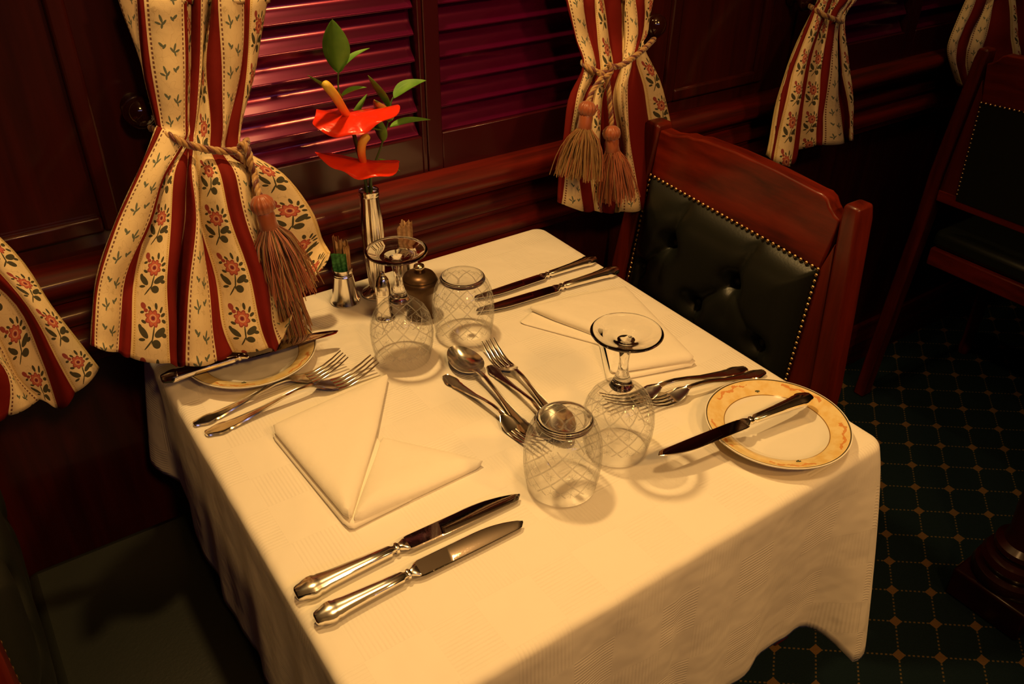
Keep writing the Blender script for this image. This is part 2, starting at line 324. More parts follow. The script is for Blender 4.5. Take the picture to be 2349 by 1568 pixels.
# ------------------------------------------------------------------ the room
def struct(name, mb, mat, **k): o = mb.build(name, mat, **k); o['kind'] = 'structure'; return o
b = MB(); b.box((-2.2, -2.2, -.05), (5.2, 1.3, 0)); struct('floor', b, CARPET)
b = MB(); b.box((-2.2, -2.2, 2.42), (5.2, 1.3, 2.5)); struct('ceiling', b, PLASTER)
b = MB(); b.box((-2.3, -2.2, 0), (-2.2, 1.3, 2.42)); struct('wall_left', b, MAH_Z)
b = MB(); b.box((5.2, -2.2, 0), (5.3, 1.3, 2.42)); struct('wall_right', b, MAH_Z)
b = MB(); b.box((-2.2, -2.3, 0), (5.2, -2.2, 2.42)); struct('wall_front', b, MAH_Z)
WY = 1.10                                   # face of the wall between the windows
PIT = 1.187; WIN = [(-.955, -.175), (.232, 1.012), (1.419, 2.199), (2.606, 3.386)]
b = MB()
b.box((-2.2, WY, 0), (5.2, 1.3, .74)); b.box((-2.2, WY, 2.0), (5.2, 1.3, 2.42))
xs = [-2.2]+[v for q in WIN for v in q]+[5.2]
for i in range(0, len(xs), 2): b.box((xs[i], WY, .74), (xs[i+1], 1.3, 2.0))
struct('wall_back', b, MAH_Z)
def mould(name, x0, x1, prof):               # a moulding running along the wall, prof = [(y,z)]
    b = MB(); b.loft([[Vector((x, y, z)) for y, z in prof] for x in (x0, x1)]); return struct(name, b, MAH_X, smooth=50)
mould('trim_1', -2.2, 5.2, [(WY+.02,.862),(WY-.018,.858),(WY-.034,.850),(WY-.040,.838),(WY-.036,.826),(WY-.022,.820),(WY-.016,.812),(WY-.012,.806),(WY+.02,.806)])
mould('trim_2', -2.2, 5.2, [(WY+.02,.803),(WY-.006,.803),(WY-.018,.798),(WY-.026,.788),(WY-.026,.778),(WY-.018,.775),(WY-.020,.768),(WY-.030,.764),(WY-.036,.750),(WY-.036,.738),(WY-.028,.734),(WY-.028,.722),(WY-.020,.716),(WY+.02,.716)])
mould('trim_3', -2.2, 5.2, [(WY+.02,.12),(WY-.012,.12),(WY-.018,.10),(WY-.018,.0),(WY+.02,.0)])
n = 4
for i in range(4):                           # raised panel on each pier between windows
    x0 = (WIN[i-1][1] if i else -1.36)+.075; x1 = WIN[i][0]-.075
    for z0, z1 in ((.885, 1.95),):
        b = MB(); e = .022
        for a, y0, y1 in ((0, WY-.010, WY+.001),):
            for q in ((x0, x0+e, z0, z1), (x1-e, x1, z0, z1)): b.box((q[0], WY-.010, q[2]), (q[1], WY+.002, q[3]))
            b.box((x0+e, WY-.010, z0), (x1-e, WY+.002, z0+e)); b.box((x0+e, WY-.010, z1-e), (x1-e, WY+.002, z1))
        struct('trim_%d' % n, b, MAH_Z, bevel=.004); n += 1
# window glass and outside reveal
wn = 1
GLZ = simple('window_pane', (1, 1, 1), .02, Transmission_Weight=1.0, IOR=1.0)
for x0, x1 in WIN[1:3]:
    b = MB(); e = .03
    b.box((x0, 1.24, .865), (x0+e, 1.28, 2.0)); b.box((x1-e, 1.24, .865), (x1, 1.28, 2.0)); b.box((x0+e, 1.24, .865), (x1-e, 1.28, .865+e)); b.box((x0+e, 1.24, 2.0-e), (x1-e, 1.28, 2.0))
    b.box((x0, 1.135, .862), (x1, 1.24, .90)); f = struct('window_%d' % wn, b, simple('window_cream', (.7,.68,.62), .5)); b = MB(); b.box((x0+e, 1.258, .895), (x1-e, 1.262, 1.97)); b.build('pane', GLZ, f); wn += 1
for x0, x1 in (WIN[0], WIN[3]):
    b = MB(); b.box((x0, 1.16, .86), (x1, 1.2, 2.0)); struct('window_%d' % wn, b, SHF); wn += 1

# ------------------------------------------------------------------ shutters
def shutter(x0, x1, ls, rs, label, gapl=.001, gapr=.003):
    y0, y1 = 1.098, 1.126; zb, zt = .858, 1.99; sb = .917
    t = thing('window_shutter', label, 'shutter', (x0, 1.11, zb))
    O = Vector((x0, 1.11, zb)); b = MB()
    b.box(Vector((x0, y0, zb))-O, Vector((x0+ls, y1, zt))-O); b.box(Vector((x1-rs, y0, zb))-O, Vector((x1, y1, zt))-O)
    b.box(Vector((x0+ls, y0, zb))-O, Vector((x1-rs, y1, sb))-O); b.box(Vector((x0+ls, y0, zt-.12))-O, Vector((x1-rs, y1, zt))-O)
    b.build('frame', SHF, t, bevel=.0015)
    b = MB(); z = sb+.002; p = .0368
    key = [(.0044,.0400),(.0048,.0260),(.0044,.0200),(.0030,.0158),(.0004,.0115),(-.0032,.0068),(-.0068,.0022),(-.0082,.0004),(-.0086,-.0008),(-.0080,-.0020),(-.0068,-.0018),(-.0030,.0020),(.0020,.0085),(.0075,.0170),(.0085,.0225),(.0085,.0400)]
    while z < zt-.09:
        b.loft([[Vector((x, 1.113+yy, z+zz))-O for yy, zz in key] for x in (x0+ls+gapl, x1-rs-gapr)]); z += p
    b.build('louvres', SLAT, t, smooth=60)
    return t
shutter(.235, .6055, .035, .008, 'maroon louvred shutter behind the red flowers, left leaf of the near window')
shutter(.6065, 1.009, .026, .035, 'maroon louvred shutter right of the flowers, reaching to the curtain with two tassels')
shutter(1.422, 1.8085, .035, .008, 'left leaf of the maroon louvred shutters in the far window', gapr=.004)
shutter(1.8095, 2.196, .03, .035, 'right leaf of the maroon louvred shutters in the far window')

# ------------------------------------------------------------------ curtains
def curtain(label, cols, bands, rows, depth, fold, v0=0.0, bulge=.008, zt=1.93, off=(0,0,0)):
    """cols: one list of image pixels per stripe boundary (top row first); rows: number of rows;
    depth: distance of each row from the room's origin plane; fold: how far each boundary lies in front (+) or behind"""
    nb = len(cols); P = []
    for j, c_ in enumerate(cols):
        L = []
        for i, q in enumerate(c_):
            Y = depth[i]-fold[j][min(i, len(fold[j])-1)]
            L.append(wl(q[0], q[1], Y))
        top = L[0].copy(); P.append(L)
    cxm = sum(L[0].x for L in P)/nb
    for L in P:                                # continue up to the pelmet
        t0 = L[0]; t1 = Vector((cxm+(t0.x-cxm)*1.7, t0.y, zt)); mid = t0.lerp(t1, .45); L.insert(0, mid); L.insert(0, t1)
    nr = rows+2; RV = 5*(nr-1)+1
    sub = 7; vs = []; uv = []; fs = []
    vlen = None; grid = []
    for i in range(RV):
        t = (nr-1)*i/(RV-1); row = [cr(L, t) for L in P]; grid.append(row)
    acc = [0]
    for i in range(1, RV): acc.append(acc[-1]+sum((grid[i][j]-grid[i-1][j]).length for j in range(nb))/nb)
    W = None
    for i in range(RV):
        row = grid[i]; pts = []; us = []
        for j in range(nb-1):
            u0, u1 = bands[j]; L = (row[j+1]-row[j]).length
            for k in range(sub+(1 if j == nb-2 else 0)):
                t = k/sub; p = cr(row, j+t); 
                p = p+Vector((0, -1, .1)).normalized()*min(bulge, L*.22)*math.sin(PI*t)
                p.y += .0012*math.sin(i*.9+j*2.1)
                pts.append(p); us.append(u0+(u1-u0)*t)
        W = len(pts); vs += pts; uv += [(u, acc[i]+v0) for u in us]
    # faces use per-stripe uv, so stripe borders are doubled
    V2 = []; UV2 = []; F2 = []
    for j in range(nb-1):
        base = len(V2); u0, u1 = bands[j]
        for i in range(RV):
            for k in range(sub+1):
                V2.append(vs[i*W+min(j*sub+k, W-1)]); UV2.append((u0+(u1-u0)*(k/sub*.998+.001), acc[i]+v0))
        for i in range(RV-1):
            for k in range(sub): a = base+i*(sub+1)+k; F2.append((a, a+1, a+sub+2, a+sub+1))
    me = bpy.data.meshes.new('curtain'); me.from_pydata(V2, [], F2)
    L = me.uv_layers.new(name='UVMap')
    for lp in me.loops: L.data[lp.index].uv = UV2[lp.vertex_index]
    import bmesh
    bm = bmesh.new(); bm.from_mesh(me); bmesh.ops.remove_doubles(bm, verts=bm.verts, dist=1e-5); bmesh.ops.recalc_face_normals(bm, faces=bm.faces); bm.to_mesh(me); bm.free()
    me.materials.append(CURT); me.polygons.foreach_set('use_smooth', [True]*len(me.polygons))
    o = bpy.data.objects.new('curtain', me); COL.objects.link(o)
    s_ = o.modifiers.new('solid', 'SOLIDIFY'); s_.thickness = .0016; s_.offset = 0
    return tag(o, label, 'curtain')
FL, LF, RD = (.0285, .0975), (.1265, .1855), (.002, .026)
CRM = (.029, .045)
def cols_from(table):                       # table rows -> columns
    return [list(c) for c in zip(*table)]
def rowy(xs, ys):
    if not isinstance(ys, (list, tuple)): ys = [ys]*len(xs)
    return list(zip(xs, ys))
# main curtain, left of the near window
# boundaries: edge | leaf | red | leaf | red wedge | floral | red | cream | red | leaf | red wedge | floral | red | leaf | red | floral
tab = [
 rowy([262,312,330,421,422,437,439,440,460,480,481,487,502,560,574,618], -60),
 rowy([272,315,330,421,422,437,439,440,460,478,479,487,500,559,573,612], 0),
 rowy([325,327,346,424,425,435,437,438,458,460,461,474,508,554,567,587], 150),
 rowy([358,359,369,424,425,432,434,435,447,449,450,484,511,524,549,553], 285),
 rowy([357,358,368,420,421,430,432,433,442,445,446,482,508,520,548,555], [296,297,302,324,325,328,330,331,333,334,335,342,346,347,344,340]),
 rowy([315,316,322,376,377,400,427,429,440,452,453,506,539,573,576,648], [400,400,400,398,398,398,400,400,400,400,400,400,400,398,396,398]),
 rowy([266,268,274,341,342,393,421,424,450,457,458,530,562,590,600,712], [505,505,505,505,505,505,505,505,505,505,505,505,505,500,496,478]),
 rowy([222,224,230,287,308,383,405,408,436,476,494,574,608,622,630,738], [635,635,635,635,635,635,635,635,635,635,635,632,632,622,615,545]),
 rowy([212,214,218,276,303,386,402,405,428,487,510,596,624,645,665,752], [735,735,735,740,742,748,750,750,750,750,748,742,740,725,690,570]),
 rowy([208,210,217,270,299,390,402,404,426,497,534,616,638,690,717,757], [788,790,794,806,820,832,836,836,837,826,808,797,790,648,632,577])]
bands = [LF, RD, LF, RD, FL, RD, CRM, RD, LF, RD, FL, RD, LF, RD, FL]
cols = cols_from(tab)
fo = [[0]*10 for _ in cols]
def setf(j, *v): fo[j] = list(v)
setf(0, -.01,-.01,-.01,-.005,-.002,-.014,-.018,-.020,-.020,-.020)
setf(1, -.006,-.006,-.006,-.003,-.001,-.006,-.008,-.010,-.010,-.010)
setf(2, .004,.004,.004,.002,.001,.004,.006,.006,.006,.006)
setf(3, .004,.004,.004,.002,.001,.004,.002,-.004,-.006,-.006)
setf(4, -.004,-.004,-.004,-.002,-.001,-.006,-.012,-.008,.002,.004)
setf(5, -.020,-.020,-.016,-.006,-.002,.002,.006,.012,.012,.010)
setf(6, -.026,-.026,-.018,-.006,-.002,-.006,-.010,-.026,-.024,-.022)
setf(7, -.022,-.022,-.016,-.006,-.002,-.008,-.012,-.028,-.026,-.024)
setf(8, -.008,-.008,-.006,-.003,0,.004,.006,.006,.004,.004)
setf(9, -.034,-.034,-.022,-.008,-.003,-.014,-.020,-.012,-.004,-.004)
setf(10, -.034,-.034,-.022,-.008,-.003,-.014,-.022,-.016,-.008,-.006)
setf(11, -.004,-.004,0,.002,.001,.010,.014,.016,.014,.012)
setf(12, .008,.008,.006,.004,.001,.008,.010,.010,.008,.006)
setf(13, -.002,-.002,-.002,-.002,-.002,-.016,-.026,-.044,-.058,-.070)
setf(14, .004,.004,.004,.002,.0,-.016,-.028,-.046,-.056,-.064)
setf(15, -.010,-.010,-.010,-.008,-.006,-.020,-.034,-.058,-.066,-.070)
curtain('striped floral curtain hanging over the bread plate, tied back left of the shutters', cols, bands, 10,
        [1.035, 1.03, 1.02, 1.005, .995, .97, .95, .925, .905, .893], fo, v0=.010)
# curtain right of the near window
tab = [
 rowy([1294,1297,1334,1362,1382,1424,1434,1458,1478,1500], -60),
 rowy([1300,1303,1336,1364,1384,1424,1435,1457,1477,1496], 0),
 rowy([1318,1320,1350,1369,1396,1426,1437,1463,1474,1486], [80,80,84,86,86,82,80,76,72,66]),
 rowy([1337,1340,1366,1377,1404,1424,1432,1450,1458,1478], [148,149,160,164,160,150,146,135,130,108]),
 rowy([1304,1320,1336,1360,1380,1404,1425,1438,1478,1520], [232,232,230,230,230,228,226,225,215,205]),
 rowy([1288,1302,1322,1350,1377,1425,1434,1448,1496,1545], [350,350,350,350,350,350,348,345,335,320]),
 rowy([1278,1288,1340,1363,1380,1409,1425,1470,1515,1560], [462,467,485,482,486,487,484,480,470,455])]
cols = cols_from(tab); bands = [RD, LF, RD, FL, RD, CRM, LF, RD, FL]
fo = [[-.006]*7, [0]*7, [-.004,-.004,-.004,-.002,-.004,-.006,-.006], [.004,.004,.004,.002,.006,.006,.006], [-.004]*7, [-.014,-.014,-.01,-.004,-.014,-.018,-.018],
      [.0]*7, [.004,.004,.003,0,.0,-.004,-.008], [-.008,-.008,-.008,-.008,-.03,-.055,-.075], [-.014,-.014,-.014,-.014,-.05,-.09,-.105]]
curtain('striped floral curtain with two tassels, behind the corner of the mahogany chair', cols, bands, 7,
        [1.035,1.03,1.02,1.0,.985,.975,.97], fo, v0=.03)
# curtain left of the far window
tab = [
 rowy([1878,1880,1884,1900,1908,1926,1946,1954,1958,1975], -60),
 rowy([1876,1878,1882,1900,1906,1926,1944,1950,1956,1963], -5),
 rowy([1864,1866,1870,1886,1889,1903,1915,1922,1927,1933], [22,23,25,33,35,40,44,47,48,49]),
 rowy([1806,1811,1822,1848,1850,1885,1903,1919,1929,1946], [150,150,150,150,150,150,150,150,150,150]),
 rowy([1778,1786,1797,1832,1836,1876,1889,1926,1946,1953], [250]*10),
 rowy([1757,1769,1772,1813,1826,1871,1885,1938,1948,1952], [355,368,370,379,345,332,332,327,322,318])]
cols = cols_from(tab); bands = [CRM, RD, FL, RD, FL, RD, LF, RD, FL]
fo = [[-.012]*6, [-.004]*6, [.0]*6, [.005]*6, [-.010,-.010,-.006,-.012,-.014,-.016], [.006]*6, [.0]*6, [-.016,-.016,-.008,-.016,-.02,-.02], [0]*6, [-.01]*6]
curtain('striped floral curtain between the two windows, beyond the mahogany chair', cols, bands, 6, [1.035,1.03,1.01,.99,.98,.975], fo, v0=.02)
# curtain right of the far window, in shade
tab = [
 rowy([2236,2256,2266,2282,2313,2326,2350,2372], -60),
 rowy([2216,2238,2262,2280,2313,2326,2350,2375], 0),
 rowy([2180,2204,2226,2262,2318,2334,2366,2400], 80),
 rowy([2175,2192,2214,2250,2322,2340,2376,2415], 135),
 rowy([2197,2210,2222,2252,2325,2345,2380,2425], [196,200,205,210,215,215,212,208])]
cols = cols_from(tab); bands = [LF, RD, LF, RD, FL, RD, LF]
fo = [[-.01]*5, [0]*5, [-.008]*5, [.004]*5, [.0]*5, [-.008]*5, [.004]*5, [-.008]*5]
curtain('shaded curtain at the far end, hanging beside the dark chair', cols, bands, 5, [1.035,1.03,1.01,1.0,.99], fo)
# curtain of the window to the left
tab = [
 rowy([-420,-380,-350,-300,-270,-240], -40),
 rowy([-330,-310,-290,-260,-235,-215], 180),
 rowy([-300,-285,-270,-240,-220,-200], 352),
 rowy([-235,-195,-175,-110,-60,30], [560,560,560,560,560,574]),
 rowy([-120,-60,-20,38,63,117], [760,760,755,700,700,700]),
 rowy([-70,18,36,95,125,190], [860,862,860,820,815,795]),
 rowy([-40,18,91,134,172,227], [972,953,916,934,900,843])]
cols = cols_from(tab); bands = [RD, LF, FL, RD, FL]
fo = [[-.006]*7, [0]*7, [-.0,0,0,-.004,-.010,-.012,-.012], [-.01,-.01,-.005,-.01,-.012,-.012,-.012], [.006]*7, [-.006]*7]
curtain('striped floral curtain cut off by the left edge, hem beside the table corner', cols, bands, 7, [1.035,1.02,1.01,.985,.96,.95,.945], fo, v0=.02)

# tieback knobs
def knob(x, z, label):
    t = thing('tieback_boss', label, 'curtain knob', (x, WY, z))
    M = Matrix.Rotation(PI/2, 4, 'X'); b = MB()
    b.lathe([(.014,0),(.015,.004),(.010,.007),(.0065,.012),(.0065,.024)], n=20, M=M); b.build('neck', MAH_D, t)
    b = MB(); b.lathe([(.006,.022),(.015,.026),(.0195,.033),(.0185,.042),(.013,.048),(.006,.051),(.001,.052)], n=24, M=M); b.build('head', simple('dark_polish', (.03,.006,.004), .12, Coat_Weight=1.0), t, smooth=80)
p = wl(327, 262, 1.055); knob(p.x, p.z, 'round dark curtain knob left of the curtain over the bread plate')
p = wl(1513, 62, 1.055); knob(p.x, p.z, 'round dark curtain knob right of the curtain with two tassels')
p = wl(1858, 4, 1.055); knob(p.x, p.z, 'round dark curtain knob beside the far window, at the top edge')

# tieback cords and tassels
def rope(b, pts, R, tw=.021, strands=3, mis=(0, 1, 0)):
    n = max(24, int(sum((Vector(pts[i+1])-Vector(pts[i])).length for i in range(len(pts)-1))/.0014)); C_ = spline(pts, n)
    N = None; fr = []; L = 0
    for i, p in enumerate(C_):
        t = (C_[min(i+1, n-1)]-C_[max(i-1, 0)]).normalized()
        if N is None: N = t.orthogonal().normalized()
        N = (N-t*N.dot(t)).normalized(); B = t.cross(N)
        if i: L += (p-C_[i-1]).length
        fr.append((p, N.copy(), B, L))
    for s in range(strands):
        ph = 2*PI*s/strands; b.tube([p+(N_*math.cos(2*PI*l/tw+ph)+B_*math.sin(2*PI*l/tw+ph))*R*.5 for p, N_, B_, l in fr], R*.56, 6, mis[s])
def tassel(parent, head, ax, scale=1.0, seed=0, spread=.30, sk=.078, olive=.4, name='tassel'):
    """head: top of the tassel, ax: direction it hangs in; parts head, neck, skirt"""
    rnd = random.Random(seed); ax = Vector(ax).normalized(); q = Vector((0,0,-1)).rotation_difference(ax).to_matrix().to_4x4()
    Mx = Matrix.Translation(head) @ q
    t = bpy.data.objects.new(name, None); COL.objects.link(t); t.parent = parent; t.empty_display_size = .02
    t.matrix_world = Mx
    t.location = Mx.to_translation()-parent.location; t.rotation_euler = q.to_euler()
    s = scale
    fl = lambda a, z: .06*math.cos(a*14)
    b = MB(); b.lathe([(.003*s,0),(.008*s,-.002*s),(.0125*s,-.007*s),(.0135*s,-.013*s),(.0115*s,-.019*s),(.009*s,-.021*s)], n=56, flute=fl); b.build('head', [THR], t, smooth=80)
    b = MB(); b.lathe([(.0095*s,-.0205*s),(.0105*s,-.024*s),(.0100*s,-.032*s),(.0112*s,-.040*s),(.0095*s,-.042*s)], n=28); b.build('neck', [THR], t, smooth=60)
    b = MB()
    for k in range(300):
        a = rnd.random()*2*PI; rr = math.sqrt(rnd.random()); r0 = .0095*s*rr; L = sk*s*(.86+.14*rnd.random()); sp = spread*rr*(.75+.5*rnd.random())
        aa = a+rnd.uniform(-.25, .25); w_ = rnd.uniform(-1, 1)*.003
        P = []
        for i in range(6):
            u = i/5; r_ = r0+L*sp*(u**.6)*(1-.18*u); P.append(((r_)*math.cos(a+(aa-a)*u)+w_*math.sin(u*5), r_*math.sin(a+(aa-a)*u)+w_*math.cos(u*4), -.039*s-L*u))
        b.tube(P, .00062, 4, 1 if rnd.random() < olive else 0, caps=False)
    b.build('skirt', [THR, THG], t, smooth=80)
    return t
kn = wl(557, 345, .985)
t = thing('curtain_tieback', 'twisted red and gold rope round the waist of the curtain over the bread plate', 'curtain tieback', kn)
b = MB(); W = [wl(346, 294, 1.035), wl(372, 303, 1.0), wl(402, 318, .985), wl(430, 331, .980), wl(460, 339, .976), wl(492, 345, .974), wl(524, 347, .974), wl(548, 343, .978), wl(562, 334, .99), wl(566, 322, 1.01)]
rope(b, [p-kn for p in W], .0045)
W = [wl(548, 343, .976), wl(558, 330, .972), wl(570, 350, .966), wl(574, 375, .962), wl(584, 400, .96), wl(588, 425, .945), wl(596, 450, .933)]
rope(b, [p-kn for p in W], .0044)
W = [wl(540, 352, .974), wl(556, 362, .972), wl(572, 385, .975), wl(580, 420, .965), wl(596, 470, .95), wl(608, 520, .935), wl(619, 560, .943)]
rope(b, [p-kn for p in W], .0044)
b.build('rope', [CORDG, CORDR], t, smooth=80)
bpy.context.view_layer.update()
tassel(t, wl(595, 447, .932), (.10, -.12, -1), 1.05, 1, .42, .088, .30)
tassel(t, wl(619, 566, .942), (.10, -.02, -1), 1.0, 2, .26, .088, .6)
kn = wl(1388, 166, .985)
t = thing('curtain_tieback', 'twisted rope with two fringed tassels on the curtain behind the mahogany chair', 'curtain tieback', kn)
b = MB(); W = [wl(1336, 143, 1.01), wl(1345, 152, .995), wl(1362, 162, .985), wl(1385, 168, .980), wl(1400, 156, .98), wl(1425, 150, .982), wl(1450, 134, .985), wl(1478, 112, 1.0), wl(1500, 90, 1.03)]
rope(b, [p-kn for p in W], .0045)
rope(b, [p-kn for p in (wl(1372, 164, .976), wl(1384, 178, .972), wl(1399, 168, .972), wl(1403, 154, .974), wl(1394, 146, .978))], .0040)
rope(b, [p-kn for p in (wl(1384, 172, .974), wl(1370, 192, .968), wl(1358, 212, .962), wl(1349, 234, .955))], .0040)
rope(b, [p-kn for p in (wl(1392, 176, .974), wl(1396, 205, .970), wl(1399, 240, .966), wl(1402, 270, .962), wl(1403, 288, .96))], .0040)
b.build('rope', [CORDG, CORDR], t, smooth=80)
tassel(t, wl(1350, 231, .955), (-.22, -.12, -1), 1.0, 3, .46, .076, .75)
tassel(t, wl(1402, 288, .958), (.07, -.12, -1), 1.0, 4, .40, .080, .15)
kn = wl(1900, 35, 1.0)
t = thing('curtain_tieback', 'dark rope round the curtain between the two windows', 'curtain tieback', kn)
b = MB(); W = [wl(1858, 14, 1.045), wl(1872, 24, 1.01), wl(1888, 34, .997), wl(1905, 41, .992), wl(1920, 47, .992), wl(1932, 50, 1.0)]
rope(b, [p-kn for p in W], .0045); b.build('rope', [CORDG, CORDR], t, smooth=80)

# ------------------------------------------------------------------ table and cloth
TX0, TX1, TY0, TY1 = .133, .790, .372, 1.052
t = thing('dining_table', 'square dining table hidden under the white tablecloth', 'table', ((TX0+TX1)/2, (TY0+TY1)/2, 0))
b = MB(); b.box((TX0+.004-t.location.x, TY0+.004-t.location.y, T-.032), (TX1-.004-t.location.x, TY1-.004-t.location.y, T-.004)); b.build('tabletop', MAH_D, t, bevel=.006)
b = MB(); b.lathe([(.03,.06),(.045,.10),(.03,.14),(.028,.50),(.045,.60),(.06,.705)], n=24); b.build('pedestal', MAH_D, t)
b = MB(); b.box((-.2,-.03,0),(.2,.03,.06)); b.box((-.03,-.2,0),(.03,.2,.06)); b.build('foot', MAH_D, t, bevel=.01)
def cloth():
    R = .022; per = []
    cs = [((TX1-R, TY0+R), -90, 0), ((TX1-R, TY1-R), 0, 90), ((TX0+R, TY1-R), 90, 180), ((TX0+R, TY0+R), 180, 270)]
    for ci, ((cx, cy), a0, a1) in enumerate(cs):
        for k in range(13):
            a = math.radians(a0+(a1-a0)*k/12); per.append((Vector((cx+R*math.cos(a), cy+R*math.sin(a), 0)), Vector((math.cos(a), math.sin(a), 0)), ci, k/12))
        (nx, ny), na, _ = cs[(ci+1) % 4]; a = math.radians(a1); e0 = Vector((cx+R*math.cos(a), cy+R*math.sin(a), 0)); e1 = Vector((nx+R*math.cos(a), ny+R*math.sin(a), 0))
        for k in range(1, 60): per.append((e0.lerp(e1, k/60), Vector((math.cos(a), math.sin(a), 0)), ci+.5, k/60))
    n = len(per); corners = [Vector((TX1, TY0, 0)), Vector((TX1, TY1, 0)), Vector((TX0, TY1, 0)), Vector((TX0, TY0, 0))]
    rings = []; uvs = []
    cen = Vector(((TX0+TX1)/2, (TY0+TY1)/2, 0))
    for s in (.02, .2, .4, .6, .8, .9, .95, .975, .99):
        ring = []
        for p, nrm, c_, k in per:
            q = cen+(p-nrm*.010-cen)*s if s < .99 else p-nrm*.010
            ring.append(Vector((q.x, q.y, T))); 
        rings.append(ring); uvs.append([(v.x, v.y) for v in ring])
    for k in range(1, 6):
        a = PI/2*k/6; rings.append([Vector((p.x, p.y, 0))-nrm*.010*(1-math.sin(a))+Vector((0, 0, T-.010*(1-math.cos(a)))) for p, nrm, c_, k_ in per]); uvs.append([(v.x, v.y) for v in rings[-1]])
    ND = 22
    for i in range(1, ND+1):
        u = i/ND; ring = []; uvr = []
        for p, nrm, c_, k in per:
            dmin = min((p-c).length for c in corners); ci = min(range(4), key=lambda q: (p-corners[q]).length)
            cor = math.exp(-(dmin/.055)**2)
            dropb = .25 if abs(nrm.y) > .5 else .235
            drop = dropb+(.078 if ci != 2 else -.065)*math.exp(-(dmin/(.045 if ci != 2 else .12))**2)
            off = .012*u+(.050 if ci != 2 else .018)*cor*(u**.8)
            # folds beside the corners and soft waves along the sides
            off += -.020*math.exp(-((dmin-.085)/.035)**2)*u
            s_ = p.x*1.0+p.y*1.3
            am = .45 if nrm.x < -.5 else 1.0; off += am*(.006*u*math.sin(s_*38+ci)+.004*u*math.sin(s_*71))
            tl = -.03*cor*u if ci in (0,) else 0
            z = T-.010-drop*u*(1)
            side = Vector((-nrm.y, nrm.x, 0))
            q = Vector((p.x, p.y, 0))+nrm*max(off, .004*u)
            if p.y > TY1-.03 and q.y > 1.058: q.y = 1.058
            ring.append(Vector((q.x, q.y, z))); uvr.append((p.x+nrm.x*drop*u, p.y+nrm.y*drop*u))
        rings.append(ring); uvs.append(uvr)
    b = MB(); nn_ = n; vs = [v for r_ in rings for v in r_]; fs = []
    for i in range(len(rings)-1):
        for j in range(nn_): k = (j+1) % nn_; fs.append((i*nn_+j, i*nn_+k, (i+1)*nn_+k, (i+1)*nn_+j))
    fs.append(tuple(range(nn_-1, -1, -1)))
    b.add(vs, fs); o = b.build('tablecloth', CLOTH, smooth=80, uv=[q for u in uvs for q in u])
    s_ = o.modifiers.new('solid', 'SOLIDIFY'); s_.thickness = .0012; s_.offset = -1
    return tag(o, 'white damask tablecloth with woven squares covering the set table', 'tablecloth')
cloth_o = cloth()
TZ = T+.0004

# ------------------------------------------------------------------ cutlery (local: +x from handle end to tip, z up)
def flat_ring(x, w, z, t, ridge=0.0, dish=0.0):
    """flat section with an optional raised rim and centre dish"""
    pts = []
    for q in (-1, -.86, -.6, -.3, 0, .3, .6, .86, 1):
        zz = z+t+(ridge if abs(q) > .8 and abs(q) < .95 else 0)-dish*(1-q*q)
        if abs(q) == 1: zz = z+t*.5-dish*(1-q*q)
        pts.append(Vector((x, q*w, zz)))
    for q in (.9, .5, 0, -.5, -.9): pts.append(Vector((x, q*w, z-dish*(1-q*q))))
    return pts
def tip_handle(L, f, zf, wmul=1.0):
    prof = [(0, .0015), (.0015, .0048), (.004, .0062), (.007, .0072), (.0115, .0088), (.015, .0100), (.019, .0103), (.023, .0095), (.0255, .0082), (.029, .0086), (.033, .0078), (.045, .0060), (.062, .0042), (.080, .0030), (.1, .0026)]
    return [flat_ring(x*f, w_*wmul, zf(x*f/L), .0016 if x > .001 else .001, .0006, 0) for x, w_ in prof]
def knife(L, label, group=None):
    k = L/.245; t = thing('table_knife', label, 'knife', group=group)
    prof = [(0,.0040,.003),(.001,.0065,.0045),(.004,.0080,.0052),(.007,.0085,.0055),(.011,.0102,.0060),(.015,.0112,.0062),(.019,.0112,.0062),(.022,.0098,.0058),(.025,.0100,.0056),(.032,.0088,.0053),(.05,.0076,.0050),(.075,.0064,.0047),(.096,.0056,.0044),(.0985,.0036,.0032),(.1005,.0034,.003),(.1015,.0052,.0042),(.104,.0055,.0044),(.106,.0038,.0033),(.1085,.0050,.0036),(.112,.0075,.0030),(.1145,.0080,.0022)]
    b = MB(); rings = []
    for x, w_, h_ in prof:
        ring = []
        for j in range(24):
            a = 2*PI*j/24; cc, ss = math.cos(a), math.sin(a); e = .62
            yy = w_*math.copysign(abs(cc)**e, cc); zz = h_*math.copysign(abs(ss)**e, ss)
            if x < .096 and abs(cc) > .35 and abs(cc) < .8: zz *= .90
            ring.append(Vector((x*k, yy*k, (.0063+zz)*k)))
        rings.append(ring)
    b.loft(rings); b.build('handle', SILVER, t, smooth=35)
    b = MB(); n = 26; x0 = .113; rings = []
    for i in range(n+1):
        u = i/n; x = x0+u*(.245-x0)
        if u < .03: hi, lo = .0088, -.0088
        else: hi = .0098; lo = -.0098-.0006*math.sin(u*PI)
        if u > .55: hi -= .0118*((u-.55)/.45)**2.2
        if u > .93: lo += .0032*((u-.93)/.07)**2
        if u > .955: q = (u-.955)/.045; mid = (hi+lo)/2; f_ = math.sqrt(max(0, 1-q*q)); hi, lo = mid+(hi-mid)*f_, mid+(lo-mid)*f_
        hi = max(hi, lo+.0012); tt = .0011*(1-.35*u)
        zc = .0060
        rings.append([Vector((x*k, lo*k, (zc-.0001)*k)), Vector((x*k, (lo+.0014)*k, (zc+tt*.6)*k)), Vector((x*k, (hi-.001)*k, (zc+tt)*k)), Vector((x*k, hi*k, (zc+tt*.4)*k)), Vector((x*k, hi*k, (zc-tt*.6)*k)), Vector((x*k, (lo+.0014)*k, (zc-tt)*k))])
    b.loft(rings); b.build('blade', STEEL, t, smooth=25)
    return t
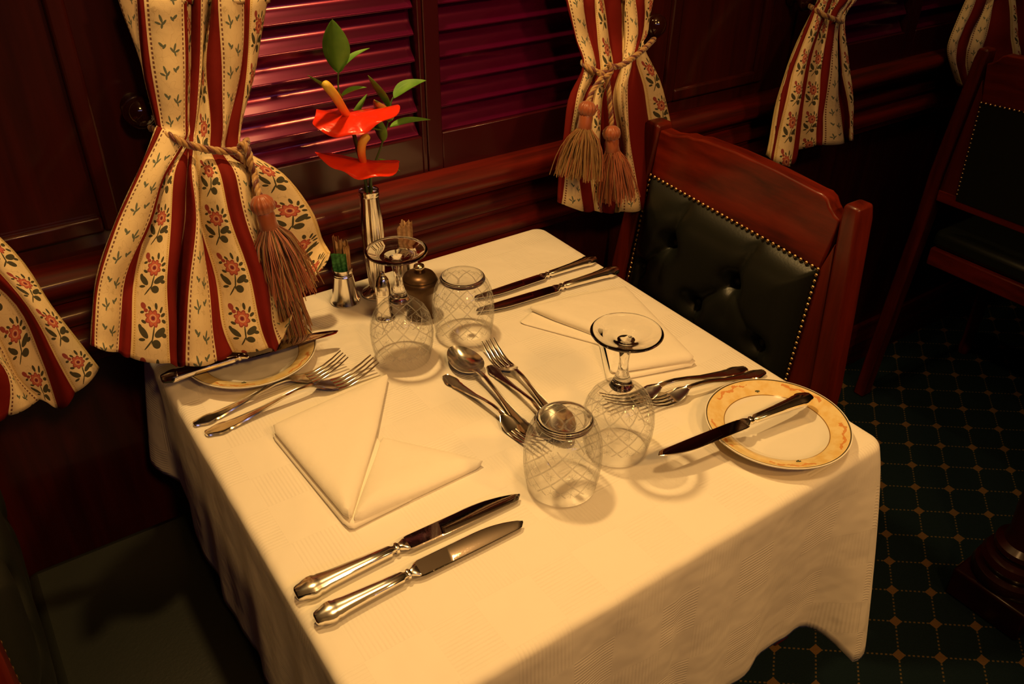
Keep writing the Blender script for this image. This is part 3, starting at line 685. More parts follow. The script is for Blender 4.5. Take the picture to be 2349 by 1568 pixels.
def arch(u, h=.011):                        # side view of a fork or spoon handle: rests on its end, arches at the neck
    return .0008+.0022*math.sin(min(u/.14, 1)*PI)*(u < .14)+h*max(0, (u-.12)/.50)**1.6 if u < .62 else .0008+h*(1-max(0, (u-.62)/.38)**1.5*.0)
def fork(L, label, group=None):
    t = thing('table_fork', label, 'fork', group=group); k = L/.20
    hz = lambda x: (.0006+.012*math.sin(min(x/.118, 1)*PI/2)**2.2)*k if x < .118 else None
    # centre line height along the fork
    key = [(0,.0012),(.012,.0006),(.03,.0012),(.06,.0050),(.09,.0105),(.108,.0128),(.120,.0118),(.132,.0075),(.142,.0028),(.150,.0010),(.160,.0006),(.172,.0030),(.186,.0085),(.200,.0155)]
    def zc(x):
        for (a, za), (c, zb) in zip(key, key[1:]):
            if a <= x <= c: u = (x-a)/(c-a); u = u*u*(3-2*u)*.5+u*.5; return (za+(zb-za)*u)*k
        return key[-1][1]*k
    b = MB()
    prof = [(0,.002),(.0012,.0050),(.004,.0062),(.007,.0070),(.011,.0088),(.015,.0098),(.019,.0098),(.023,.0088),(.0255,.0076),(.029,.0080),(.034,.0070),(.048,.0054),(.066,.0039),(.086,.0030),(.104,.0027),(.118,.0031),(.124,.0042)]
    b.loft([flat_ring(x*k, w_*k, zc(x), .0016*k, .0005*k) for x, w_ in prof]); b.build('handle', SILVER, t, smooth=35)
    b = MB()
    hp = [(.122,.0038),(.126,.0060),(.130,.0090),(.135,.0112),(.141,.0122),(.149,.0124)]
    b.loft([flat_ring(x*k, w_*k, zc(x), .0013*k, 0, .0010*k) for x, w_ in hp])
    for q in (-1, -.333, .333, 1):
        rings = []
        for i in range(9):
            u = i/8; x = .1475+u*(.200-.1475); w_ = .0024*(1-.55*u); y = q*(.0100-.0006*u); z = zc(x); tt = .0013*(1-.3*u)
            rings.append([Vector((x*k, (y-w_*.8)*k, z)), Vector((x*k, (y+w_*.8)*k, z)), Vector((x*k, (y+w_)*k, z+tt*.6*k)), Vector((x*k, (y+w_*.5)*k, z+tt*k)), Vector((x*k, (y-w_*.5)*k, z+tt*k)), Vector((x*k, (y-w_)*k, z+tt*.6*k))])
        b.loft(rings)
    b.build('tines', SILVER, t, smooth=45)
    return t
def spoon(L, label, group=None):
    t = thing('dessert_spoon', label, 'spoon', group=group); k = L/.20
    key = [(0,.0012),(.012,.0006),(.03,.0012),(.06,.0050),(.09,.0105),(.112,.0135),(.126,.0125),(.140,.0095)]
    def zc(x):
        for (a, za), (c, zb) in zip(key, key[1:]):
            if a <= x <= c: u = (x-a)/(c-a); return (za+(zb-za)*u)*k
        return key[-1][1]*k
    b = MB()
    prof = [(0,.002),(.0012,.0050),(.004,.0062),(.007,.0070),(.011,.0088),(.015,.0098),(.019,.0098),(.023,.0088),(.0255,.0076),(.029,.0080),(.034,.0070),(.048,.0054),(.066,.0039),(.086,.0030),(.112,.0027),(.130,.0034),(.139,.0050)]
    b.loft([flat_ring(x*k, w_*k, zc(x), .0018*k, .0005*k) for x, w_ in prof]); b.build('handle', SILVER, t, smooth=35)
    b = MB(); nr, na = 12, 40; x0, x1 = .134, .200; cxx = (x0+x1)/2; A = (x1-x0)/2
    def outline(a):
        ca, sa = math.cos(a), math.sin(a); wv = .0205*(1-.16*ca)     # egg: wider toward the neck
        return cxx+A*ca, wv*sa
    top, bot = [], []
    for i in range(nr+1):
        u = i/nr; rt, rb = [], []
        for j in range(na):
            a = 2*PI*j/na; ox, oy = outline(a); x = cxx+(ox-cxx)*u; y = oy*u; d = .0092*(1-u**2.3)
            rimz = .0106
            rt.append(Vector((x*k, y*k, (rimz-d)*k))); rb.append(Vector((x*k, y*k, (rimz-d-.0011)*k)))
        top.append(rt); bot.append(rb)
    rings = top[1:]+[bot[i] for i in range(nr, 0, -1)]
    b.loft(rings); b.build('bowl', SILVER, t, smooth=60)
    return t
def place(o, a, b_, z=None, pitch=0, roll=0):
    """put a piece of cutlery with its handle end at a, pointing to b_ (both points on the table)"""
    d = b_-a; o.location = (a.x, a.y, TZ if z is None else z); o.rotation_mode = 'XYZ'
    o.rotation_euler = (roll, -pitch, math.atan2(d.y, d.x)); return o
LK, LD = .245, .222
k1 = knife(LK, 'large table knife with dark blade, just below the front napkin', 'table knives')
place(k1, tb(678, 1366, T+.005), tb(1190, 1130, T+.005), roll=math.radians(0))
def dupc(o, label, group, a, b_, scale=1, **kw):
    c = copy_tree(o); c['label'] = label; c['group'] = group; c.scale = (scale,)*3; return place(c, a, b_, **kw)
GK = 'table knives'
dupc(k1, 'smaller table knife with golden reflections, nearest the front edge of the cloth', GK, tb(722, 1424, T+.005), tb(1199, 1190, T+.005), LD/LK, roll=math.radians(12), z=TZ+.002)
dupc(k1, 'table knife lying nearest the window on the far side of the table', GK, tb(1365, 594, T+.005), tb(1128, 674, T+.005), LD/LK)
dupc(k1, 'table knife between the far napkin and the knife by the window', GK, tb(1416, 620, T+.005), tb(1130, 707, T+.005), 1)
PLR = Vector((.693, .457, TZ)); PLL = Vector((.243, .929, TZ))
dupc(k1, 'butter knife resting across the right bread plate', 'butter knives', tb(1858, 912, T+.024), tb(1535, 1052, T+.018), LD/LK, z=T+.0205)
dupc(k1, 'butter knife resting across the bread plate under the curtain', 'butter knives', tb(371, 876, T+.022), tb(768, 766, T+.02), LD/LK, z=T+.0205)
f1 = fork(.20, 'small fork next to the bread plate under the curtain', 'table forks'); GF = 'table forks'
place(f1, tb(445, 977), tb(780, 822, T+.012))
dupc(f1, 'large fork between the front napkin and the smaller fork', GF, tb(472, 999), tb(850, 832, T+.014), 1.10)
dupc(f1, 'large fork whose tines lie behind the right wine glass', GF, tb(1712, 848), tb(1425, 925), 1.05)
dupc(f1, 'small fork between the right bread plate and the larger fork', GF, tb(1753, 858), tb(1490, 915, T+.012), .95, z=TZ+.0022)
dupc(f1, 'dessert fork in the middle, tines pointing at the far tumbler', 'dessert cutlery', Vector((.496, .600, 0)), tb(1118, 786, T+.01), .93)
dupc(f1, 'dessert fork in the middle, tines beside the front tumbler', 'dessert cutlery', tb(1020, 864), tb(1222, 1020), .93)
s1 = spoon(.20, 'dessert spoon in the middle with its bowl toward the window', 'dessert cutlery'); place(s1, Vector((.4545, .604, 0)), tb(1040, 800, T+.008))
s2 = dupc(s1, 'dessert spoon in the middle with its bowl behind the front tumbler', 'dessert cutlery', tb(1122, 842), Vector((.478, .56, 0)), .90)

# ------------------------------------------------------------------ plates
CREST = simple('crest_ink', (.03,.05,.03), .4)
def plate(loc, label):
    t = thing('bread_plate', label, 'plate', loc, group='bread plates'); t.scale = (.985,)*3
    b = MB(); pr = [(.0001,.0042),(.030,.0042),(.048,.0046),(.055,.0062),(.060,.0098),(.070,.0140),(.079,.0168),(.0822,.0180),(.0835,.0178)]
    lo = [(.0830,.0160),(.076,.0128),(.066,.0090),(.056,.0045),(.048,.0022),(.046,.0),(.044,.0),(.043,.0018),(.0001,.0018)]
    b.lathe(pr+lo, n=96); b.build('dish', PLATE, t, smooth=50)
    # small dark crest on the rim
    c_ = MB()
    for a in (62, 242):
        a = math.radians(a); c_ = MB()
        for k in range(7):
            aa = 2*PI*k/6; rr = .0022 if k else 0
            px_, py_ = .066*math.cos(a)+rr*math.cos(aa), .066*math.sin(a)+rr*math.sin(aa)
            c_.lathe([(.0001,.0004),(.0009,.0004),(.0009,0),(.0001,0)], (px_, py_, .0122), n=10)
        c_.build('crest', CREST, t)
    return t
plate(PLR, 'yellow rimmed bread plate at the right corner of the table')
plate(PLL, 'yellow rimmed bread plate partly under the curtain')

# ------------------------------------------------------------------ napkins
def pad(b, poly, hs, z0, n=10, edge=.012):
    """soft folded cloth: poly outline (Vectors), hs thickness per corner; rounded edges"""
    c0 = sum(poly, Vector())/len(poly); m_ = len(poly); pts = []; hh = []
    for i in range(m_):
        a, c_ = poly[i], poly[(i+1) % m_]
        for k in range(14):
            u = k/14; pts.append(a.lerp(c_, u)); hh.append(hs[i]+(hs[(i+1) % m_]-hs[i])*u)
    # round the corners slightly
    pts = [(pts[i-1]+pts[i]*2+pts[(i+1) % len(pts)])/4 for i in range(len(pts))]
    def dist(p): 
        best = 9
        for i in range(m_):
            a, c_ = poly[i], poly[(i+1) % m_]; d_ = c_-a; u = max(0, min(1, ((p.x-a.x)*d_.x+(p.y-a.y)*d_.y)/(d_.x**2+d_.y**2))); best = min(best, math.hypot(p.x-a.x-u*d_.x, p.y-a.y-u*d_.y))
        return best
    def thick(p):
        ws = [1/(math.hypot(p.x-q.x, p.y-q.y)**2+1e-5) for q in poly]; return sum(w_*h_ for w_, h_ in zip(ws, hs))/sum(ws)
    rings = [[Vector((c0.x+(p.x-c0.x)*s_, c0.y+(p.y-c0.y)*s_, z0)) for p in pts] for s_ in (.02, .97)]
    for s_ in (1.0, .995, .98, .96, .935, .90, .86, .81, .75, .66, .54, .40, .25, .12, .02):
        ring = []
        for p in pts:
            q = Vector((c0.x+(p.x-c0.x)*s_, c0.y+(p.y-c0.y)*s_, 0)); x_ = min(1, dist(q)/edge); f_ = .30+.70*math.sqrt(max(0, 1-(1-x_)**2)); q.z = z0+thick(q)*f_; ring.append(q)
        rings.append(ring)
    b.loft(rings)
A, B_, C_, D_, M_ = tb(621, 985, T+.006), tb(806, 1205, T+.006), tb(1117, 1058, T+.006), tb(893, 862, T+.004), tb(867, 1004)
b = MB(); dx = Vector((-.004, -.003, 0))
pad(b, [A+dx*.6, B_+dx, B_.lerp(C_, .45), M_], [.0060, .008, .006, .003], TZ, edge=.008)
pad(b, [B_, C_, M_+(C_-M_)*.04], [.0200, .0125, .0070], TZ+.0002, edge=.024)
pad(b, [A, B_+Vector((-.001, 0, 0)), M_+Vector((-.0005, .0, 0)), D_], [.0120, .0165, .0110, .0075], TZ+.0050, edge=.018)
tag(b.build('napkin', LINEN, smooth=60), 'white napkin folded like an envelope, in front on the near left', 'napkin', 'folded napkins')
N1, N2, N3, N4, N5 = tb(1212, 706, T+.008), tb(1437, 657, T+.006), tb(1602, 832, T+.006), tb(1392, 880), tb(1378, 792)
b = MB(); L1, L2 = tb(1190, 742), tb(1240, 700)
pad(b, [L1, L2, N2, N3, N4, tb(1376, 793)], [.003, .003, .005, .008, .005, .004], TZ, edge=.006)
pad(b, [N1, N2+Vector((-.002, 0, 0)), N3+Vector((-.002, .002, 0)), N4+Vector((.01, .006, 0)), tb(1400, 775, T+.012), tb(1330, 745, T+.014), tb(1268, 722, T+.014)], [.009, .006, .012, .008, .010, .012, .012], TZ+.0050, edge=.014)
tag(b.build('napkin', LINEN, smooth=60), 'white folded napkin with a raised flap, on the far side beyond the wine glass', 'napkin', 'folded napkins')

# ------------------------------------------------------------------ glasses (standing upside down)
def glass_uv(b, o, prof, n, rings_n, per, v_mid, v_scale, flutes):
    pass
def lathe_uv(name, prof, mat, parent, n=96, cuts=None, inner=99):
    """closed profile of (r,z); cuts = (count round, z centre, z half cell)"""
    prof = prof+prof[:1]; b = MB(); b.lathe(prof, n=n, caps=False)
    k = len(prof); me_uv = []
    for q_, (r_, z) in enumerate(prof):
        if q_ >= inner and q_ < len(prof)-1: z = 9
        for j in range(n): me_uv.append((j/n*(cuts[0] if cuts else 1), (z-cuts[1])/cuts[2] if cuts else z))
    o = b.build(name, mat, parent, smooth=75, uv=me_uv)
    if cuts:                                   # fix the seam of the uv at the last column
        L = o.data.uv_layers[0].data
        for p in o.data.polygons:
            us = [L[i].uv[0] for i in p.loop_indices]
            if max(us)-min(us) > cuts[0]*.5:
                for i in p.loop_indices:
                    if L[i].uv[0] < cuts[0]*.5: L[i].uv = (L[i].uv[0]+cuts[0], L[i].uv[1])
    return o
def caust(o): o.cycles.is_caustics_caster = True
def goblet(loc, label):
    t = thing('wine_glass', label, 'wine glass', loc, rz=.3, group='upturned wine glasses')
    out = [(.0345,.0006),(.0352,.003),(.0378,.014),(.0397,.026),(.0404,.038),(.0395,.050),(.0365,.062),(.0315,.072),(.0245,.0795),(.016,.0845),(.0085,.0875)]
    inn = [(.0085,.0855),(.010,.0832),(.0185,.0795),(.0265,.0735),(.0325,.066),(.0365,.056),(.0388,.046),(.0392,.036),(.0383,.024),(.0362,.012),(.0338,.0012)]
    lathe_uv('bowl', out+inn, CUT, t, cuts=(11, .046, .023), inner=11)
    b = MB(); b.lathe([(.0001,.0842),(.012,.0846),(.0135,.0872),(.0115,.0895),(.0098,.094),(.0078,.099),(.0058,.106),(.0050,.116),(.0056,.126),(.0075,.136),(.0098,.1425),(.0001,.1435)], n=48); o = b.build('stem', GLASS, t, smooth=75); caust(o)
    b = MB(); b.lathe([(.0001,.1430),(.0098,.1430),(.0150,.1462),(.026,.1496),(.034,.1515),(.0372,.1528),(.0380,.1540),(.0372,.1550),(.034,.1542),(.026,.1524),(.0160,.1494),(.0085,.1468),(.0001,.1462)], n=72); o = b.build('foot', GLASS, t, smooth=75); caust(o)
    return t
goblet(tb(1411, 1025, T)+Vector((0,0,.0006)), 'upturned cut-crystal wine glass beside the right bread plate')
goblet(tb(926, 818, T)+Vector((0,0,.0006)), 'upturned cut-crystal wine glass in front of the flower vase')
def tumbler(loc, label):
    t = thing('tumbler', label, 'tumbler', loc, rz=.1, group='upturned tumblers')
    out = [(.0368,.0006),(.0376,.003),(.0398,.016),(.0412,.030),(.0414,.044),(.0402,.058),(.0375,.070),(.0340,.0785),(.0300,.0835)]
    inn = [(.0272,.0830),(.0270,.0780),(.0325,.0735),(.0365,.064),(.0388,.053),(.0398,.042),(.0396,.030),(.0384,.016),(.0361,.0012)]
    lathe_uv('bowl', out+inn, CUT, t, cuts=(12, .043, .023), inner=9)
    b = MB(); b.lathe([(.0001,.0790),(.004,.0791),(.008,.0793),(.012,.0797),(.016,.0803),(.020,.0810),(.0240,.0819),(.0262,.0826),(.0292,.0836),(.0300,.0858),(.0286,.0882),(.0264,.0890),(.0240,.0882),(.020,.0875),(.014,.0870),(.007,.0867),(.0001,.0866)], n=72); o = b.build('base', GLASS, t, smooth=75); caust(o)
    return t
tumbler(tb(1287, 1107, T)+Vector((0,0,.0006)), 'upturned cut-glass tumbler in the front, beside the right wine glass')
tumbler(tb(1064, 765, T)+Vector((0,0,.0006)), 'upturned cut-glass tumbler between the pepper mill and the spoon')
cloth_o.cycles.is_caustics_receiver = True

# ------------------------------------------------------------------ vase, flowers, cruets
VB = tb(866, 672, T)
t = thing('flower_vase', 'slim fluted silver vase holding red flowers by the window', 'vase', VB+Vector((0,0,.0004)))
b = MB(); b.lathe([(.0001,0),(.0225,0),(.0230,.002),(.0215,.004),(.015,.007),(.0100,.012)], n=48); b.build('foot', SILVER, t, smooth=60)
fl = lambda a, z: .05*math.cos(a*10+.3)
b = MB(); b.lathe([(.0098,.011),(.0112,.02),(.0132,.045),(.0150,.075),(.0156,.095),(.0148,.120),(.0130,.140),(.0122,.153),(.0112,.153),(.0112,.10),(.0001,.10)], n=80, flute=fl); b.build('body', SILVER, t, smooth=60)
b = MB(); b.lathe([(.0118,.152),(.0138,.153),(.0142,.155),(.0136,.157),(.0142,.159),(.0138,.1615),(.0122,.162),(.0112,.160),(.0112,.153)], n=48); b.build('rim', SILVER, t, smooth=60)
VT = VB+Vector((0, 0, .16))
def leafm(b, base, tip, wd, curl=.2, nrm=None, mi=0, ax=1.0):
    base, tip = Vector(base), Vector(tip); d = tip-base; L = d.length; t_ = d/L
    vw = Vector(CAM)*0+Vector((0, 0, 1.37)); toc = (vw-base).normalized()
    n_ = (nrm.normalized() if nrm else toc); s_ = t_.cross(n_).normalized(); n_ = s_.cross(t_).normalized()
    rings = []
    for i in range(13):
        u = i/12; w_ = wd/2*(math.sin(PI*u**.8)**.85 if 0 < u < 1 else 0)+.0006*(1-u); c_ = base+t_*L*u+n_*curl*L*math.sin(PI*u)*.35
        ring = []
        for q in (-1, -.6, -.2, 0, .2, .6, 1): ring.append(c_+s_*w_*q+n_*(abs(q)**1.5)*w_*.35)
        for q in (1, .2, 0, -.2, -1): ring.append(c_+s_*w_*q*.98+n_*((abs(q)**1.5)*w_*.35-.0005))
        rings.append(ring)
    b.loft(rings, mi)
def spray(label, stem_pts, leaves, O):
    t = thing('leafy_stem', label, 'foliage', O)
    b = MB(); b.tube([p-O for p in spline(stem_pts, 24)], lambda u: .0016*(1-.45*u), 8); b.build('stem', STEM, t)
    for (bx, by, tx, ty, wpx, Yb, Yt, var) in leaves:
        p0, p1 = wl(bx, by, Yb), wl(tx, ty, Yt); dpt = (p0-Vector(CAM)).dot(Vector(FW)); b = MB(); leafm(b, p0-O, p1-O, 1.22*wpx/F*dpt, random.uniform(-.1, .35), mi=0)
        b.build('leaf', LEAFV if var else LEAF, t, smooth=60)
    return t
OV = VB.copy(); OV.z = VT.z-.055
vx, vy = VB.x, VB.y
spray('tall leafy stem rising above the left red flower', [OV+Vector((-.003,.002,0)), VT+Vector((-.003, .002, .01)), wl(812, 320, 1.0), wl(800, 262, 1.0), wl(778, 215, 1.0), wl(776, 160, 1.0)],
      [(775,165,762,44,50,1.0,.99,0), (776,168,779,96,30,1.0,1.01,0), (777,164,848,110,22,1.0,1.0,0), (786,225,706,172,26,1.0,.98,0), (782,222,841,200,26,1.0,.99,0), (805,290,842,215,16,1.0,1.01,0)], OV)
spray('leafy stem to the right of the red flowers', [OV+Vector((.004,.002,0)), VT+Vector((.004, .003, .01)), wl(876, 330, .995), wl(892, 270, .99), wl(897, 235, .99), wl(903, 222, .99)],
      [(890,246,844,172,32,.99,.985,0), (903,226,978,184,48,.99,.985,0), (892,280,858,228,40,.99,.98,1), (894,292,988,274,30,.99,.985,0), (878,326,862,262,26,.995,.99,0), (880,300,836,290,18,.995,.99,0), (868,365,918,392,14,.995,.985,0)], OV)
def anthurium(label, cpx, Y, yawd, tilt, size, spx, stem_pts, O, asp=1.0, roll=0):
    C0 = wl(cpx[0], cpx[1], Y); t = thing('anthurium_flower', label, 'flower', O)
    Rm = Matrix.Rotation(math.radians(yawd), 4, 'Z') @ Matrix.Rotation(math.radians(tilt), 4, 'X') @ Matrix.Rotation(math.radians(roll), 4, 'Y')
    b = MB(); rings_t, rings_b = [], []; na, nr = 56, 9
    for i in range(nr+1):
        u = i/nr; rt, rb = [], []
        for j in range(na):
            a = 2*PI*j/na                       # heart: a=0 is the tip (+x), lobes at the back
            hr = 1-.18*math.cos(a)+.10*math.cos(2*a)+.22*max(0, math.cos(a))**6*1.4-.30*max(0, -math.cos(a))**10
            x = hr*math.cos(a)*size*u*1.05+.2*size*u; y = hr*math.sin(a)*size*u*.92*asp
            z = .10*size*u*u*math.cos(2*a)-.16*size*u*u*abs(math.sin(a))+.045*size*u*u*math.sin(7*a)
            p = Vector((x, y, z)); rt.append((Rm @ p)+C0-O); rb.append((Rm @ (p-Vector((0, 0, .0009))))+C0-O)
        rings_t.append(rt); rings_b.append(rb)
    b.loft(rings_t[1:]+rings_b[:0:-1]); b.build('spathe', SPATHE, t, smooth=70)
    sp_ = [wl(x, y, q)-O for x, y, q in spx]; P = spline(sp_, 20); b = MB(); b.tube(P, lambda u: .0052*math.sqrt(max(0, 1-(max(0, u-.86)/.145)**2))*(.9+.2*math.sin(u*2)), 14)
    uv = [(i/19, 0) for i in range(20) for _ in range(14)]; b.build('spadix', SPADIX, t, smooth=70, uv=uv)
    b = MB(); b.tube([p-O for p in spline(stem_pts, 24)], .0021, 8); b.build('stem', STEM, t)
    return t
anthurium('upper red anthurium, left of the leafy stem', (795, 262), .985, -35, 5, .046, [(797,266,.985),(781,240,.975),(765,215,.968),(742,188,.965)],
          [OV+Vector((-.004,-.003,0)), VT+Vector((-.004, -.002, .01)), wl(818, 330, .995), wl(806, 280, .99), wl(796, 263, .985)], OV, roll=-4)
anthurium('lower red anthurium just above the mouth of the vase', (845, 370), .975, 150, 7, .046, [(833,370,.975),(829,348,.968),(832,325,.965),(845,308,.965)],
          [OV+Vector((.002,-.005,0)), VT+Vector((.002, -.004, .008)), wl(850, 395, .985), wl(846, 372, .975)], OV, roll=-8)

def packet(base, h_, w_, mat, label, name, cat, rz, lean, torn=True, group=None):
    b = MB(); n = 12; rnd = random.Random(int(h_*1e5)+int(w_*1e5))
    rings = []
    top = [h_+rnd.uniform(-.004, .003) if torn else h_ for _ in range(n+1)]
    for s in (1, -1):
        pass
    vs, fs = [], []
    for k in range(5):
        for i in range(n+1):
            x = (i/n-.5)*w_; z = top[i]*k/4; y = .0010*math.sin(i*1.7+k)+lean*z
            vs.append((x, y+.0008, z)); vs.append((x, y-.0008, z))
    for k in range(4):
        for i in range(n):
            a = (k*(n+1)+i)*2; c_ = a+2; d_ = a+(n+1)*2; e_ = d_+2
            fs += [(a, c_, e_, d_), (a+1, d_+1, e_+1, c_+1)]
    for i in range(n):
        a = (4*(n+1)+i)*2; fs.append((a, a+2, a+3, a+1)); a = i*2; fs.append((a, a+1, a+3, a+2))
    for k in range(4):
        a = k*(n+1)*2; d_ = a+(n+1)*2; fs.append((a, d_, d_+1, a+1)); a += n*2; d_ += n*2; fs.append((a, a+1, d_+1, d_))
    b.add(vs, fs); o = b.build(name, mat, smooth=60); o.location = base; o.rotation_euler = (0, 0, rz); return tag(o, label, cat, group)
def cup(base, label, h_=.054, r0=.0195, r1=.0140):
    t = thing('sugar_holder', label, 'holder', base+Vector((0,0,.0004)))
    b = MB(); b.lathe([(.0001,0),(r0+.001,0),(r0+.002,.0015),(r0+.001,.004),(r0-.001,.008),(r1+.0025,.022),(r1+.0005,h_-.012),(r1+.0010,h_-.0105),(r1+.0002,h_-.009),(r1+.0008,h_-.0075),(r1,h_-.006),(r1+.0006,h_),(r1-.0006,h_),(r1-.001,.006),(.0001,.006)], n=48)
    b.build('cup', SILVER, t, smooth=45); return t
PB = tb(793, 690, T); cup(PB, 'silver cup of sugar packets left of the vase')
rz = -yaw
def off(dx, dy): c_, s_ = math.cos(rz), math.sin(rz); return Vector((dx*c_-dy*s_, dx*s_+dy*c_, .008))
packet(PB+off(-.002, -.004), .070, .021, GRN, 'green paper sugar packet at the front of the silver cup', 'sugar_packet', 'sugar packet', rz, 0, False, 'packets in the silver cup')
packet(PB+off(.0085, -.001), .080, .009, TAN, 'pale paper packet standing right of the green one', 'sugar_packet', 'sugar packet', rz+.5, 0, True, 'packets in the silver cup')
packet(PB+off(.002, .004), .086, .018, TAN, 'tan torn packet standing behind the green one', 'sugar_packet', 'sugar packet', rz-.1, 0, True, 'packets in the silver cup')
packet(PB+off(-.006, .007), .090, .010, simple('brown_paper', (.30,.12,.05), .6), 'brown packet at the back of the silver cup', 'sugar_packet', 'sugar packet', rz-.3, 0, True, 'packets in the silver cup')
P2 = tb(937, 650, T); P2.y = min(P2.y, 1.0); cup(P2, 'silver cup seen through the foot of the left wine glass')
packet(P2+off(0, -.004), .088, .022, TAN, 'tan frilled packet rising above the left wine glass', 'sugar_packet', 'sugar packet', rz, 0, True, 'packets behind the wine glass')
packet(P2+off(.001, .004), .092, .018, TAN, 'tan packet at the back of the cup behind the left wine glass', 'sugar_packet', 'sugar packet', rz+.2, 0, True, 'packets behind the wine glass')
SB = tb(884, 728, T); t = thing('salt_shaker', 'small silver salt shaker behind the stem of the left wine glass', 'salt shaker', SB+Vector((0,0,.0004)))
b = MB(); b.lathe([(.0001,0),(.0135,0),(.0140,.002),(.0125,.004),(.0110,.012),(.0108,.034),(.0112,.036),(.0112,.038)], n=40); b.build('body', SILVER, t, smooth=50)
b = MB(); b.lathe([(.0110,.038),(.0116,.039),(.0112,.041),(.0114,.044),(.0108,.052),(.0085,.060),(.0055,.065),(.0040,.067),(.0042,.069),(.0030,.0715),(.0001,.072)], n=40); b.build('cap', SILVER, t, smooth=50)
MB_ = tb(967, 722, T); t = thing('pepper_mill', 'squat dark bronze pepper mill with a metal knob, between the glasses', 'pepper mill', MB_+Vector((0,0,.0004)))
b = MB(); b.lathe([(.0001,0),(.0200,0),(.0215,.002),(.0205,.006),(.0175,.012),(.0160,.022),(.0170,.032),(.0195,.040),(.0200,.0415)], n=48); b.build('body', BRONZE, t, smooth=50)
b = MB(); b.lathe([(.0200,.0420),(.0242,.043),(.0258,.049),(.0250,.056),(.0225,.0585),(.0230,.0600),(.0205,.0640),(.0135,.0670),(.0070,.0685),(.0001,.069)], n=48); b.build('lid', BRONZE, t, smooth=50)
b = MB(); b.lathe([(.0050,.068),(.0045,.070),(.0060,.0715),(.0078,.075),(.0070,.0785),(.0035,.0805),(.0001,.081)], n=32); b.build('knob', simple('knob_metal', (.7,.6,.42), .2, 1.0), t, smooth=60)

